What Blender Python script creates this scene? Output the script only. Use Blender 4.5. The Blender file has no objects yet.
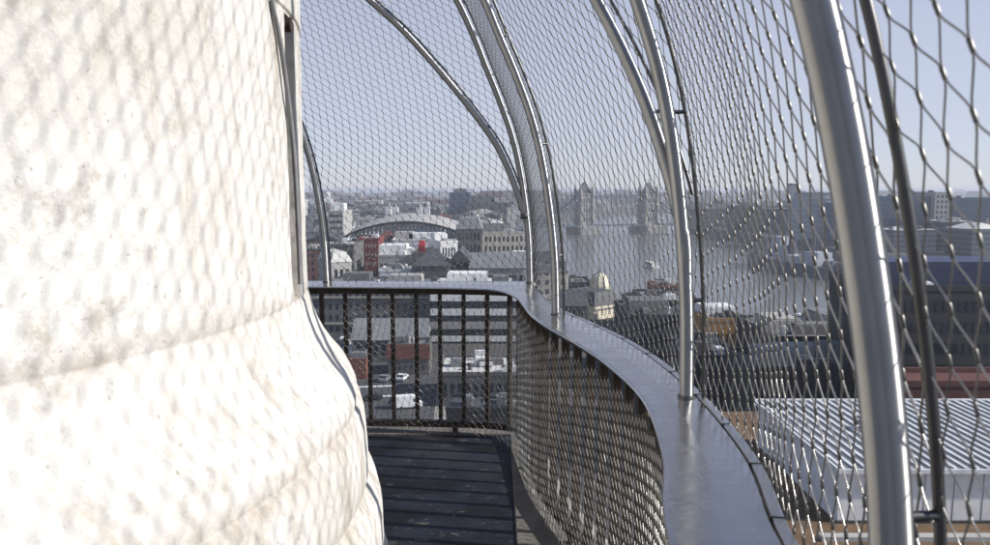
import bpy, math, random
from mathutils import Vector as V
random.seed(7)
SC = bpy.context.scene
COL = SC.collection

# ------------------------------------------------------------------ camera
EYE = 1.65
PITCH = math.radians(6.4)
SP, CP = math.sin(PITCH), math.cos(PITCH)
F = 744.0
cam = bpy.data.cameras.new("camera")
cam.sensor_width = 36.0
cam.lens = 36.0 * F / 990.0
cam.clip_start = 0.05
cam.clip_end = 60000
cam.dof.use_dof = True
cam.dof.focus_distance = 5.0
cam.dof.aperture_fstop = 9.0
co = bpy.data.objects.new("camera", cam)
co.location = (0, 0, EYE)
co.rotation_euler = (math.pi/2 - PITCH, 0, 0)
COL.objects.link(co)
SC.camera = co

def ray(px, py):
    u = (px-495.0)/F
    v = (272.5-py)/F
    return (u, CP+v*SP, -SP+v*CP)
def at_y(px, py, Y):
    r = ray(px, py); t = Y/r[1]
    return V((r[0]*t, Y, EYE+r[2]*t))
def at_z(px, py, z):
    r = ray(px, py); t = (z-EYE)/r[2]
    return V((r[0]*t, r[1]*t, z))

# ------------------------------------------------------------------ mesh builder
class MB:
    def __init__(s):
        s.v = []; s.f = []; s.m = []; s.sm = []; s.uv = {}
    def add(s, vs, fs, mi=0, smooth=False):
        o = len(s.v)
        s.v.extend([tuple(p) for p in vs])
        for f in fs:
            s.f.append([i+o for i in f]); s.m.append(mi); s.sm.append(smooth)
        return s
    def box(s, x0, x1, y0, y1, z0, z1, mi=0):
        vs = [(x0,y0,z0),(x1,y0,z0),(x1,y1,z0),(x0,y1,z0),(x0,y0,z1),(x1,y0,z1),(x1,y1,z1),(x0,y1,z1)]
        fs = [(0,3,2,1),(4,5,6,7),(0,1,5,4),(1,2,6,5),(2,3,7,6),(3,0,4,7)]
        return s.add(vs, fs, mi)
    def prism(s, poly, z0, z1, mi=0, top=None):
        n = len(poly)
        vs = [(p[0],p[1],z0) for p in poly]+[(p[0],p[1],z1) for p in poly]
        fs = [(i,(i+1)%n,n+(i+1)%n,n+i) for i in range(n)]
        s.add(vs, fs, mi)
        s.add([(p[0],p[1],z1) for p in poly], [tuple(range(n))], mi if top is None else top)
        s.add([(p[0],p[1],z0) for p in poly], [tuple(reversed(range(n)))], mi)
        return s
    def gable(s, x0, x1, y0, y1, z0, z1, mi=0, along='x', hip=0.0):
        if along == 'x':
            ym = (y0+y1)/2
            vs = [(x0,y0,z0),(x1,y0,z0),(x1,y1,z0),(x0,y1,z0),(x0+hip,ym,z1),(x1-hip,ym,z1)]
            fs = [(0,1,5,4),(2,3,4,5),(1,2,5),(3,0,4),(0,3,2,1)]
        else:
            xm = (x0+x1)/2
            vs = [(x0,y0,z0),(x1,y0,z0),(x1,y1,z0),(x0,y1,z0),(xm,y0+hip,z1),(xm,y1-hip,z1)]
            fs = [(1,2,5,4),(3,0,4,5),(0,1,4),(2,3,5),(0,3,2,1)]
        return s.add(vs, fs, mi)
    def frustum(s, x0, x1, y0, y1, z0, z1, k, mi=0):
        vs = [(x0,y0,z0),(x1,y0,z0),(x1,y1,z0),(x0,y1,z0),(x0+k,y0+k,z1),(x1-k,y0+k,z1),(x1-k,y1-k,z1),(x0+k,y1-k,z1)]
        fs = [(0,3,2,1),(4,5,6,7),(0,1,5,4),(1,2,6,5),(2,3,7,6),(3,0,4,7)]
        return s.add(vs, fs, mi)
    def cyl(s, x, y, z0, z1, r, r1=None, n=16, mi=0):
        r1 = r if r1 is None else r1
        vs = [(x+r*math.cos(2*math.pi*i/n), y+r*math.sin(2*math.pi*i/n), z0) for i in range(n)]
        vs += [(x+r1*math.cos(2*math.pi*i/n), y+r1*math.sin(2*math.pi*i/n), z1) for i in range(n)]
        s.add(vs, [(i,(i+1)%n,n+(i+1)%n,n+i) for i in range(n)], mi, True)
        s.add(vs[n:], [tuple(range(n))], mi)
        s.add(vs[:n], [tuple(reversed(range(n)))], mi)
        return s
    def lathe(s, prof, x=0, y=0, n=32, mi=0):
        m = len(prof); vs = []
        for i in range(n):
            a = 2*math.pi*i/n
            for r, z in prof: vs.append((x+r*math.cos(a), y+r*math.sin(a), z))
        fs = []
        for i in range(n):
            for j in range(m-1):
                a = i*m+j; b = ((i+1) % n)*m+j
                fs.append((a,b,b+1,a+1))
        return s.add(vs, fs, mi, True)
    def sweep(s, pts, r, n=12, mi=0, cap=True, smooth=True):
        pts = [V(p) for p in pts]
        k = len(pts); vs = []; o0 = len(s.v); ln_ = 0.
        up = None
        for i in range(k):
            d = (pts[min(i+1,k-1)]-pts[max(i-1,0)])
            if d.length < 1e-9: d = V((0,0,1))
            d.normalize()
            if up is None:
                up = V((0,0,1)) if abs(d.z) < .9 else V((1,0,0))
            a = up - d*up.dot(d)
            if a.length < 1e-6: a = V((1,0,0)) - d*d.x
            a.normalize(); up = a
            b = d.cross(a)
            ri = r[i] if isinstance(r, (list,tuple)) else r
            if i: ln_ += (pts[i]-pts[i-1]).length
            for j in range(n):
                t = 2*math.pi*j/n
                s.uv[o0+len(vs)] = (ln_, j/n)
                vs.append(pts[i]+a*(ri*math.cos(t))+b*(ri*math.sin(t)))
        fs = []
        for i in range(k-1):
            for j in range(n):
                p = i*n+j; q = i*n+(j+1) % n
                fs.append((p,q,q+n,p+n))
        s.add(vs, fs, mi, smooth)
        if cap:
            s.add(vs[:n], [tuple(reversed(range(n)))], mi)
            s.add(vs[-n:], [tuple(range(n))], mi)
        return s
    def mesh(s, name, mats, uvs=False):
        me = bpy.data.meshes.new(name)
        me.from_pydata(s.v, [], s.f)
        for m in (mats if isinstance(mats, (list,tuple)) else [mats]): me.materials.append(m)
        me.polygons.foreach_set("material_index", s.m)
        me.polygons.foreach_set("use_smooth", s.sm)
        if uvs:
            ul = me.uv_layers.new(name="along")
            li = [0]*len(me.loops); me.loops.foreach_get("vertex_index", li)
            flat = []
            for i in li: flat.extend(s.uv.get(i,(0.,0.)))
            ul.data.foreach_set("uv", flat)
        me.update()
        return me
    def build(s, name, mats, parent=None, loc=None, uvs=False):
        o = bpy.data.objects.new(name, s.mesh(name, mats, uvs))
        COL.objects.link(o)
        if parent: o.parent = parent
        if loc is not None: o.location = loc
        return o

def tag(o, label=None, cat=None, group=None, kind=None):
    if label: o['label'] = label
    if cat: o['category'] = cat
    if group: o['group'] = group
    if kind: o['kind'] = kind
    return o
def empty(name, loc, label, cat, group=None):
    o = bpy.data.objects.new(name, None); COL.objects.link(o)
    o.location = loc
    return tag(o, label, cat, group)
def copy_obj(o, parent=None):
    c = o.copy(); COL.objects.link(c)
    if parent: c.parent = parent
    return c
def spline(pts, k=8):
    pts = [V(p) for p in pts]; out = []
    n = len(pts)
    for i in range(n-1):
        p0 = pts[i-1] if i > 0 else pts[i]*2-pts[i+1]
        p1, p2 = pts[i], pts[i+1]
        p3 = pts[i+2] if i+2 < n else pts[i+1]*2-pts[i]
        for j in range(k):
            t = j/k
            out.append(.5*((2*p1)+(p2-p0)*t+(2*p0-5*p1+4*p2-p3)*t*t+(3*p1-p0-3*p2+p3)*t**3))
    out.append(pts[-1])
    return out

# ------------------------------------------------------------------ materials
def mat(name, base, rough=.7, metal=0., noise=0., nscale=5., bump=0., bscale=40., coord='Object', bdist=.01, spec=.5, stretch=None, col2=None):
    m = bpy.data.materials.new(name); m.use_nodes = True
    nt = m.node_tree; N = nt.nodes; L = nt.links
    bs = N['Principled BSDF']
    bs.inputs['Base Color'].default_value = (*base, 1)
    bs.inputs['Roughness'].default_value = rough
    bs.inputs['Metallic'].default_value = metal
    bs.inputs['Specular IOR Level'].default_value = spec
    if noise or bump:
        tc = N.new('ShaderNodeTexCoord')
        src = tc.outputs[coord]
        if stretch:
            mp = N.new('ShaderNodeMapping'); mp.inputs['Scale'].default_value = stretch
            L.new(src, mp.inputs[0]); src = mp.outputs[0]
    if noise:
        nz = N.new('ShaderNodeTexNoise'); nz.inputs['Scale'].default_value = nscale; nz.inputs['Detail'].default_value = 6; nz.inputs['Roughness'].default_value = .65
        L.new(src, nz.inputs['Vector'])
        mr = N.new('ShaderNodeMapRange'); mr.inputs[1].default_value = .3; mr.inputs[2].default_value = .7
        L.new(nz.outputs[0], mr.inputs[0])
        mx = N.new('ShaderNodeMix'); mx.data_type = 'RGBA'
        c2 = col2 or tuple(c*(1+noise) for c in base)
        mx.inputs[6].default_value = (*[c*(1-noise) for c in base], 1)
        mx.inputs[7].default_value = (*[min(c,1) for c in c2], 1)
        L.new(mr.outputs[0], mx.inputs[0]); L.new(mx.outputs[2], bs.inputs['Base Color'])
    if bump:
        nb = N.new('ShaderNodeTexNoise'); nb.inputs['Scale'].default_value = bscale; nb.inputs['Detail'].default_value = 8
        L.new(src, nb.inputs['Vector'])
        bp = N.new('ShaderNodeBump'); bp.inputs['Strength'].default_value = bump; bp.inputs['Distance'].default_value = bdist
        L.new(nb.outputs[0], bp.inputs['Height']); L.new(bp.outputs[0], bs.inputs['Normal'])
    return m

def stone_material():
    m = bpy.data.materials.new("weathered_portland_stone"); m.use_nodes = True
    nt = m.node_tree; N = nt.nodes; L = nt.links
    bs = N['Principled BSDF']; bs.inputs['Roughness'].default_value = .85; bs.inputs['Specular IOR Level'].default_value = .25
    tc = N.new('ShaderNodeTexCoord')
    def noise(sc, det, ro, st=None):
        src = tc.outputs['Object']
        if st:
            mp = N.new('ShaderNodeMapping'); mp.inputs['Scale'].default_value = st
            L.new(src, mp.inputs[0]); src = mp.outputs[0]
        n = N.new('ShaderNodeTexNoise'); n.inputs['Scale'].default_value = sc; n.inputs['Detail'].default_value = det; n.inputs['Roughness'].default_value = ro
        L.new(src, n.inputs['Vector']); return n.outputs[0]
    def rng(s, a, b, c=0., d=1.):
        r = N.new('ShaderNodeMapRange'); r.inputs[1].default_value = a; r.inputs[2].default_value = b; r.inputs[3].default_value = c; r.inputs[4].default_value = d
        L.new(s, r.inputs[0]); return r.outputs[0]
    def mix(f, a, b):
        x = N.new('ShaderNodeMix'); x.data_type = 'RGBA'
        L.new(f, x.inputs[0])
        for i, c in ((6,a),(7,b)):
            if isinstance(c, tuple): x.inputs[i].default_value = (*c,1)
            else: L.new(c, x.inputs[i])
        return x.outputs[2]
    big = noise(1.6, 5, .6)
    c = mix(rng(big,.35,.65), (.52,.495,.45), (.645,.628,.59))
    st = noise(9, 6, .7, (1,1,.22))
    c = mix(rng(st,.52,.68,0,.65), c, (.33,.28,.22))
    pit = noise(48, 4, .65)
    c = mix(rng(pit,.63,.72,0,.65), c, (.24,.20,.16))
    blot = noise(6.5, 8, .74)
    c = mix(rng(blot,.52,.66,0,.7), c, (.32,.285,.235))
    # grime gathered along the bed joints (a stain of the stone itself)
    gz = N.new('ShaderNodeSeparateXYZ'); L.new(tc.outputs['Object'], gz.inputs[0])
    def band(z0, w, amt):
        s = N.new('ShaderNodeMath'); s.operation = 'SUBTRACT'; L.new(gz.outputs[2], s.inputs[0]); s.inputs[1].default_value = z0
        a = N.new('ShaderNodeMath'); a.operation = 'ABSOLUTE'; L.new(s.outputs[0], a.inputs[0])
        r = rng(a.outputs[0], 0, w, amt, 0)
        mlt = N.new('ShaderNodeMath'); mlt.operation = 'MULTIPLY'; L.new(r, mlt.inputs[0]); L.new(rng(noise(7,6,.7),.38,.62), mlt.inputs[1])
        return mlt.outputs[0]
    for z0, w, amt in ((1.31,.06,.6),(.93,.07,.65),(.685,.05,.6),(2.165,.03,.5)):
        c = mix(band(z0,w,amt), c, (.33,.27,.21))
    L.new(c, bs.inputs['Base Color'])
    hsum = N.new('ShaderNodeMath'); hsum.operation = 'ADD'
    L.new(noise(28, 10, .7), hsum.inputs[0])
    hs = N.new('ShaderNodeMath'); hs.operation = 'MULTIPLY'; hs.inputs[1].default_value = 2.2
    L.new(noise(5, 6, .6), hs.inputs[0]); L.new(hs.outputs[0], hsum.inputs[1])
    bp = N.new('ShaderNodeBump'); bp.inputs['Strength'].default_value = .5; bp.inputs['Distance'].default_value = .010
    L.new(hsum.outputs[0], bp.inputs['Height']); L.new(bp.outputs[0], bs.inputs['Normal'])
    return m

def floor_material():
    m = mat("dark_deck_paving", (.0115,.014,.022), .6, 0, .55, 3.5, .35, 30, bdist=.006)
    nt = m.node_tree; N = nt.nodes; L = nt.links
    bs = N['Principled BSDF']
    old = bs.inputs['Base Color'].links[0].from_socket
    tc = N.new('ShaderNodeTexCoord')
    def nz(sc, st):
        mp = N.new('ShaderNodeMapping'); mp.inputs['Scale'].default_value = st
        L.new(tc.outputs['Object'], mp.inputs[0])
        n = N.new('ShaderNodeTexNoise'); n.inputs['Scale'].default_value = sc; n.inputs['Detail'].default_value = 5
        L.new(mp.outputs[0], n.inputs['Vector']); return n.outputs[0]
    for sc, st, a, b, col in ((7,(1,2.2,1),.66,.69,(.10,.088,.07)),(22,(1,1.3,1),.66,.72,(.13,.12,.105)),(1.5,(1,1,1),.5,.75,(.03,.03,.034)),(2.6,(1,1.3,1),.5,.62,(.006,.0065,.008)),(11,(1,1,1),.62,.7,(.045,.045,.045))):
        r = N.new('ShaderNodeMapRange'); r.inputs[1].default_value = a; r.inputs[2].default_value = b
        L.new(nz(sc,st), r.inputs[0])
        x = N.new('ShaderNodeMix'); x.data_type = 'RGBA'; L.new(r.outputs[0], x.inputs[0]); L.new(old, x.inputs[6]); x.inputs[7].default_value = (*col,1)
        old = x.outputs[2]
    L.new(old, bs.inputs['Base Color']); bs.inputs['Specular IOR Level'].default_value = .3
    return m

def steel(name, base=.62, rough=.26, bump=.0, scratch=None):
    m = mat(name, (base,base*.985,base*.96), rough, 1.0, .10, 9, bump, 60, bdist=.002)
    if scratch:
        nt = m.node_tree; N = nt.nodes; L = nt.links
        tc = N.new('ShaderNodeTexCoord'); mp = N.new('ShaderNodeMapping'); mp.inputs['Scale'].default_value = scratch
        n = N.new('ShaderNodeTexNoise'); n.inputs['Scale'].default_value = 6; n.inputs['Detail'].default_value = 8
        L.new(tc.outputs['Object'], mp.inputs[0]); L.new(mp.outputs[0], n.inputs['Vector'])
        r = N.new('ShaderNodeMapRange'); r.inputs[1].default_value=.3; r.inputs[2].default_value=.7; r.inputs[3].default_value = rough-.1; r.inputs[4].default_value = rough+.08
        L.new(n.outputs[0], r.inputs[0]); L.new(r.outputs[0], N['Principled BSDF'].inputs['Roughness'])
    return m

def brushed_tube():
    m = steel("satin_stainless_tube", .40, .42)
    nt = m.node_tree; bs = nt.nodes['Principled BSDF']
    bs.inputs['Anisotropic'].default_value = .96
    tg = nt.nodes.new('ShaderNodeTangent'); tg.direction_type = 'UV_MAP'; tg.uv_map = "along"
    nt.links.new(tg.outputs[0], bs.inputs['Tangent'])
    return m

def facade_material(name, wall, win=(.03,.035,.045), pu=3.2, pz=3.5, wu=.5, wz=.55, rough=.8):
    """wall with a regular window pattern in object space, for buildings too far off for modelled windows"""
    m = bpy.data.materials.new(name); m.use_nodes = True
    nt = m.node_tree; N = nt.nodes; L = nt.links
    bs = N['Principled BSDF']
    tc = N.new('ShaderNodeTexCoord'); sx = N.new('ShaderNodeSeparateXYZ'); L.new(tc.outputs['Object'], sx.inputs[0])
    def M(op, a, b=None):
        n = N.new('ShaderNodeMath'); n.operation = op
        for i, q in ((0,a),(1,b)):
            if q is None: continue
            if isinstance(q,(int,float)): n.inputs[i].default_value = q
            else: L.new(q, n.inputs[i])
        return n.outputs[0]
    u = M('ADD', sx.outputs[0], sx.outputs[1])
    fu = M('FRACT', M('DIVIDE', M('ADD', u, 1000.), pu)); fz = M('FRACT', M('DIVIDE', M('ADD', sx.outputs[2], 700.), pz))
    mu = M('LESS_THAN', M('ABSOLUTE', M('SUBTRACT', fu, .5)), wu/2)
    mz = M('LESS_THAN', M('ABSOLUTE', M('SUBTRACT', fz, .55)), wz/2)
    mk = M('MULTIPLY', mu, mz)
    nz = N.new('ShaderNodeTexNoise'); nz.inputs['Scale'].default_value = .15; nz.inputs['Detail'].default_value = 6
    L.new(tc.outputs['Object'], nz.inputs['Vector'])
    oi = N.new('ShaderNodeObjectInfo')
    f = M('ADD', M('MULTIPLY', nz.outputs[0], .5), M('MULTIPLY', oi.outputs['Random'], .5))
    x = N.new('ShaderNodeMix'); x.data_type = 'RGBA'; L.new(f, x.inputs[0])
    x.inputs[6].default_value = (*[c*.7 for c in wall],1); x.inputs[7].default_value = (*[min(1,c*1.2) for c in wall],1)
    y = N.new('ShaderNodeMix'); y.data_type = 'RGBA'; L.new(mk, y.inputs[0]); L.new(x.outputs[2], y.inputs[6]); y.inputs[7].default_value = (*win,1)
    L.new(y.outputs[2], bs.inputs['Base Color'])
    bs.inputs['Roughness'].default_value = rough
    r = M('SUBTRACT', rough, M('MULTIPLY', mk, rough-.15)); L.new(r, bs.inputs['Roughness'])
    return m

M = dict(
 stone=stone_material(),
 slab=mat("gallery_stone",(.36,.34,.31),.85,0,.25,4,.4,30),
 kerb=mat("pale_worn_kerb_stone",(.115,.105,.092),.85,0,.35,6,.5,30),
 deck=floor_material(),
 tube=brushed_tube(),
 cope=steel("brushed_stainless_coping",.52,.24,.03,(1.2,8,4)),
 lip=steel("stainless_edge_strip",.5,.38,.05),
 wire=mat("stainless_wire_rope",(.34,.33,.31),.27,1.0), ferrule=mat("pressed_ferrule",(.12,.115,.105),.42,1.0),
 rod=mat("dark_stainless_rod",(.11,.108,.105),.42,1.0),
 iron=mat("rusty_brown_iron",(.022,.018,.014),.65,.2,.5,20,.3,50,bdist=.002,col2=(.06,.038,.024)),
 wirelow=mat("dull_wire_rope",(.50,.485,.455),.34,1.0),
 slotstrip=mat('dark_brown_strip',(.10,.087,.07),.9,0,.5,9,.6,40,stretch=(1,1,.3)),  # dark brown-grey tone for the strip set in the drum's slot
 strand=mat("grey_strand",(.2,.2,.2),.6),
 asphalt=mat("street_asphalt",(.06,.06,.062),.9,0,.25,.2),
 ground=mat("city_ground",(.06,.058,.055),.95,0,.3,.02),
 paving=mat("pale_paving",(.25,.24,.22),.9,0,.2,.3),
 water=mat("river_water",(.10,.105,.10),.22,0,0,5,.5,.18,bdist=.5),
 white=mat("white_cladding",(.70,.70,.685),.6,0,.16,.6),
 white2=mat("white_membrane_roof",(.5,.49,.46),.8,0,.15,.3),
 shedroof=mat("grey_sheet_roof",(.17,.175,.18),.5,.2,.2,.5),
 rib=mat("pale_standing_seam",(.60,.61,.62),.5,0,.3,.8),
 grey=mat("mid_grey_roofing",(.13,.13,.13),.8,0,.25,.25),
 lead=mat("lead_grey_roof",(.17,.175,.18),.55,.0,.2,.3),
 slate=mat("dark_slate",(.055,.057,.062),.7,0,.25,.4),
 brick=mat("red_brick",(.17,.06,.04),.9,0,.25,.8),
 darkred=mat("dark_red_cladding",(.16,.035,.03),.7,0,.2,.4),
 redroof=mat("red_brown_roofing",(.10,.032,.026),.8,0,.25,.3),
 orange=mat("ochre_brick",(.33,.17,.05),.85,0,.3,.3),
 brownroof=mat("brown_gravel_roof",(.12,.072,.035),.95,0,.4,.6),
 limestone=mat("city_limestone",(.32,.30,.265),.85,0,.18,.3),
 cream=mat("cream_render",(.66,.60,.46),.8,0,.15,.3),
 greystone=mat("sooty_grey_stone",(.11,.108,.105),.85,0,.25,.3),
 concrete=mat("pale_concrete",(.34,.33,.315),.85,0,.2,.3),
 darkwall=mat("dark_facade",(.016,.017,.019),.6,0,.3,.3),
 glass=mat("dark_window_glass",(.02,.024,.03),.08),
 bluegl=mat("blue_curtain_glass",(.05,.09,.15),.15,.2,.3,.08),
 bluesheet=mat("dark_blue_sheeting",(.018,.028,.07),.5),
 frame=mat("pale_window_frame",(.5,.49,.46),.6),
 red=mat("bright_red_sheeting",(.36,.02,.025),.5),
 tan=mat("bridge_granite",(.25,.245,.235),.85,0,.15,.2),
 bridgeblue=mat("blue_grey_bridge_iron",(.10,.13,.17),.5,0,.1,.3),
 glasspale=mat("pale_hall_glass",(.20,.25,.30),.2,0,.2,.1), shippale=mat("warship_pale_grey",(.34,.37,.41),.55,0,.15,.2),
 shipgrey=mat("warship_grey",(.07,.09,.12),.55,0,.15,.2),
 shipdark=mat("warship_dark_grey",(.04,.05,.07),.55,0,.15,.2),
 tyre=mat("black_rubber",(.02,.02,.02),.8),
 carwhite=mat("white_car_paint",(.75,.75,.75),.3),
 carblack=mat("black_car_paint",(.02,.02,.022),.25),
 carsilver=mat("silver_car_paint",(.45,.46,.47),.3,.6),
 paint=mat("road_paint",(.7,.7,.68),.7),
)

# ------------------------------------------------------------------ plan of the gallery (outer and inner edge of the coping)
CX, CY = -2.32, 2.18
MIDY = 2.20
half = [((.616,2.20),(.444,2.20)),((.592,2.70),(.402,2.66)),((.535,3.10),(.33,3.02)),((.44,3.48),(.24,3.38)),
        ((.345,3.82),(.18,3.70)),((.285,4.3),(.15,4.02)),((.25,4.75),(.12,4.32)),((.245,5.06),(.05,4.56)),
        ((.0,5.065),(-.10,4.685)),((-.45,5.07),(-.45,4.745)),((-1.2,5.09),(-1.2,4.78)),((-2.32,5.12),(-2.32,4.81)),((-3.3,5.10),(-3.3,4.79))]
mir = [((o[0],2*MIDY-o[1]),(i[0],2*MIDY-i[1])) for o, i in half]
mir[2] = ((.52,1.31),(.33,1.40)); mir[3] = ((.485,.92),(.285,1.02)); mir[4] = ((.435,.58),(.25,.72)); mir[5] = ((.35,.12),(.19,.40))
ctrl = list(reversed(mir[1:])) + half            # rear side -> right side -> far side
ic1 = len(mir)-1-7                                 # rear corner
ic2 = len(mir)-1+7                                 # far corner
def v3(p, z=0): return V((p[0],p[1],z))
K = 10
inner = spline([v3(c[1]) for c in ctrl], K)
o1 = spline([v3(c[0]) for c in ctrl[:ic1+1]], K)
o2 = spline([v3(c[0]) for c in ctrl[ic1:ic2+1]], K)
o3 = spline([v3(c[0]) for c in ctrl[ic2:]], K)
outer = o1[:-1]+o2[:-1]+o3
NP = len(outer)
def edge(f, z=0.):
    return [v3(inner[i].lerp(outer[i], f), z) for i in range(NP)]
def arc(pts):
    s = [0.]
    for a, b in zip(pts, pts[1:]): s.append(s[-1]+(b-a).length)
    return s
def samp(pts, s, x):
    x = max(0, min(s[-1]-1e-6, x))
    lo, hi = 0, len(s)-1
    while hi-lo > 1:
        m_ = (lo+hi)//2
        if s[m_] <= x: lo = m_
        else: hi = m_
    t = (x-s[lo])/max(1e-9, s[hi]-s[lo])
    return pts[lo].lerp(pts[hi], t), (pts[hi]-pts[lo]).normalized()
def strip(mb, sections, mi=0, smooth=False):
    """sections: list of closed cross-section point lists along a path"""
    n = len(sections[0]); vs = [p for s in sections for p in s]; fs = []
    for i in range(len(sections)-1):
        for j in range(n):
            a = i*n+j; b = i*n+(j+1) % n
            fs.append((a,b,b+n,a+n))
    mb.add(vs, fs, mi, smooth)
    mb.add(sections[0], [tuple(reversed(range(n)))], mi); mb.add(sections[-1], [tuple(range(n))], mi)

# deck, kerb and the stone slab beneath -------------------------------
closed = [v3(p) for p in outer]
leftside = [V((2*CX-p.x, p.y, 0)) for p in reversed(outer) if p.x > -2.2]
slab_poly = [p for p in outer if p.x > -2.3] + leftside
grow = [V((CX+(p.x-CX)*1.02, CY+(p.y-CY)*1.02, 0)) for p in slab_poly]
m = MB(); m.prism(grow, -.55, -.004)
g2 = [V((CX+(p.x-CX)*.93, CY+(p.y-CY)*.93, 0)) for p in slab_poly]
m.prism(g2, -1.3, -.56)
m.cyl(CX, CY, -42.0, -1.31, 2.1, 1.9, 48)
gallery = m.build("stone_capital", M['slab'])
tag(gallery, "square stone capital slab carrying the caged gallery above the shaft", "stone slab")
tag(gallery, kind='structure')
KX, KY0, KY1 = .10, 2*MIDY-4.845, 4.845
m = MB(); m.add([V(p+(0,)) for p in ((2*CX-KX,KY0),(KX,KY0),(KX,KY1),(2*CX-KX,KY1))], [(0,1,2,3)])
tag(m.build("floor", M['deck']), kind='structure')
m = MB(); secs = []
for b in edge(1.0):
    a = V((min(KX+.006, b.x), max(KY0-.006, min(KY1+.006, b.y)), 0))
    secs.append([V((a.x,a.y,0)),V((b.x,b.y,.0)),V((b.x,b.y,.014)),V((a.x,a.y,.012))])
strip(m, secs)
tag(m.build("kerb", M['kerb']), kind='structure')

# railing -------------------------------------------------------------
TOP = 1.02
rail = empty("gallery_railing", (0,0,0), "waist-high railing of brown iron bars under a broad curving stainless coping", "railing")
m = MB(); secs = []
for i in range(NP):
    a, b = inner[i], outer[i]
    d = (b-a).normalized(); w = (b-a).length
    def q(f, z): return V((a.x+d.x*f, a.y+d.y*f, z))
    secs.append([q(.004,TOP-.012),q(w,TOP-.012),q(w,TOP-.006),q(w-.004,TOP-.001),q(w*.5,TOP+.002),q(.012,TOP),q(.003,TOP-.002),q(0,TOP-.006)])
strip(m, secs, 0, False)
m.build("coping", M['cope'], rail)
m = MB(); secs = []
for i in range(NP):
    a, b = inner[i], outer[i]
    d = (b-a).normalized()
    def q(f, z): return V((b.x+d.x*f, b.y+d.y*f, z))
    secs.append([q(.005,TOP-.03),q(.030,TOP-.03),q(.030,TOP-.004),q(.028,TOP-.001),q(.007,TOP-.001),q(.005,TOP-.004)])
strip(m, secs, 0, False)
lipo = m.build("edge_strip", M['lip'], rail)
# thin joint straps over the edge strip
oe = edge(1.0); se = arc(oe)
m = MB(); m.box(-.002,.002,.0,.0308,TOP-.033,TOP+.0008)
st0 = m.build("joint_strap", M['rod'], rail)
x = .1; k = 0
while x < se[-1]:
    p, d = samp(oe, se, x); n_ = V((d.y,-d.x,0))
    o = st0 if k == 0 else copy_obj(st0, rail)
    o.location = (p.x,p.y,0); o.rotation_euler = (0,0,math.atan2(n_.y,n_.x)-math.pi/2)
    x += .29; k += 1
# rolled iron bearer under the coping and bottom rail
for nm, f, z0, z1, hw in (("top_bearer",.40,TOP-.06,TOP-.015,.02),("bottom_rail",.40,.06,.10,.022)):
    m = MB(); secs = []
    for i in range(NP):
        a, b = inner[i], outer[i]; d = (b-a).normalized(); c = a.lerp(b, f)
        secs.append([V((c.x-d.x*hw,c.y-d.y*hw,z0)),V((c.x+d.x*hw,c.y+d.y*hw,z0)),V((c.x+d.x*hw,c.y+d.y*hw,z1)),V((c.x-d.x*hw,c.y-d.y*hw,z1))])
    strip(m, secs)
    m.build(nm, M['iron'], rail)
mid = edge(.40); sm_ = arc(mid)
m = MB(); m.box(-.012,.012,-.016,.016,.104,TOP-.063)
b0 = m.build("baluster", M['iron'], rail)
x = .3; k = 0
while x < sm_[-1] and k < 98:
    p, d = samp(mid, sm_, x)
    o = b0 if k == 0 else copy_obj(b0, rail)
    o.location = (p.x,p.y,0); o.rotation_euler = (0,0,math.atan2(d.y,d.x))
    k += 1; x += .158
# stub feet of the bottom rail
m = MB(); x = .5
while x < sm_[-1]:
    p, d = samp(mid, sm_, x)
    m.box(p.x-.018,p.x+.018,p.y-.018,p.y+.018,.0225,.06)
    x += .95
m.build("rail_foot", M['iron'], rail)

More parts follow.
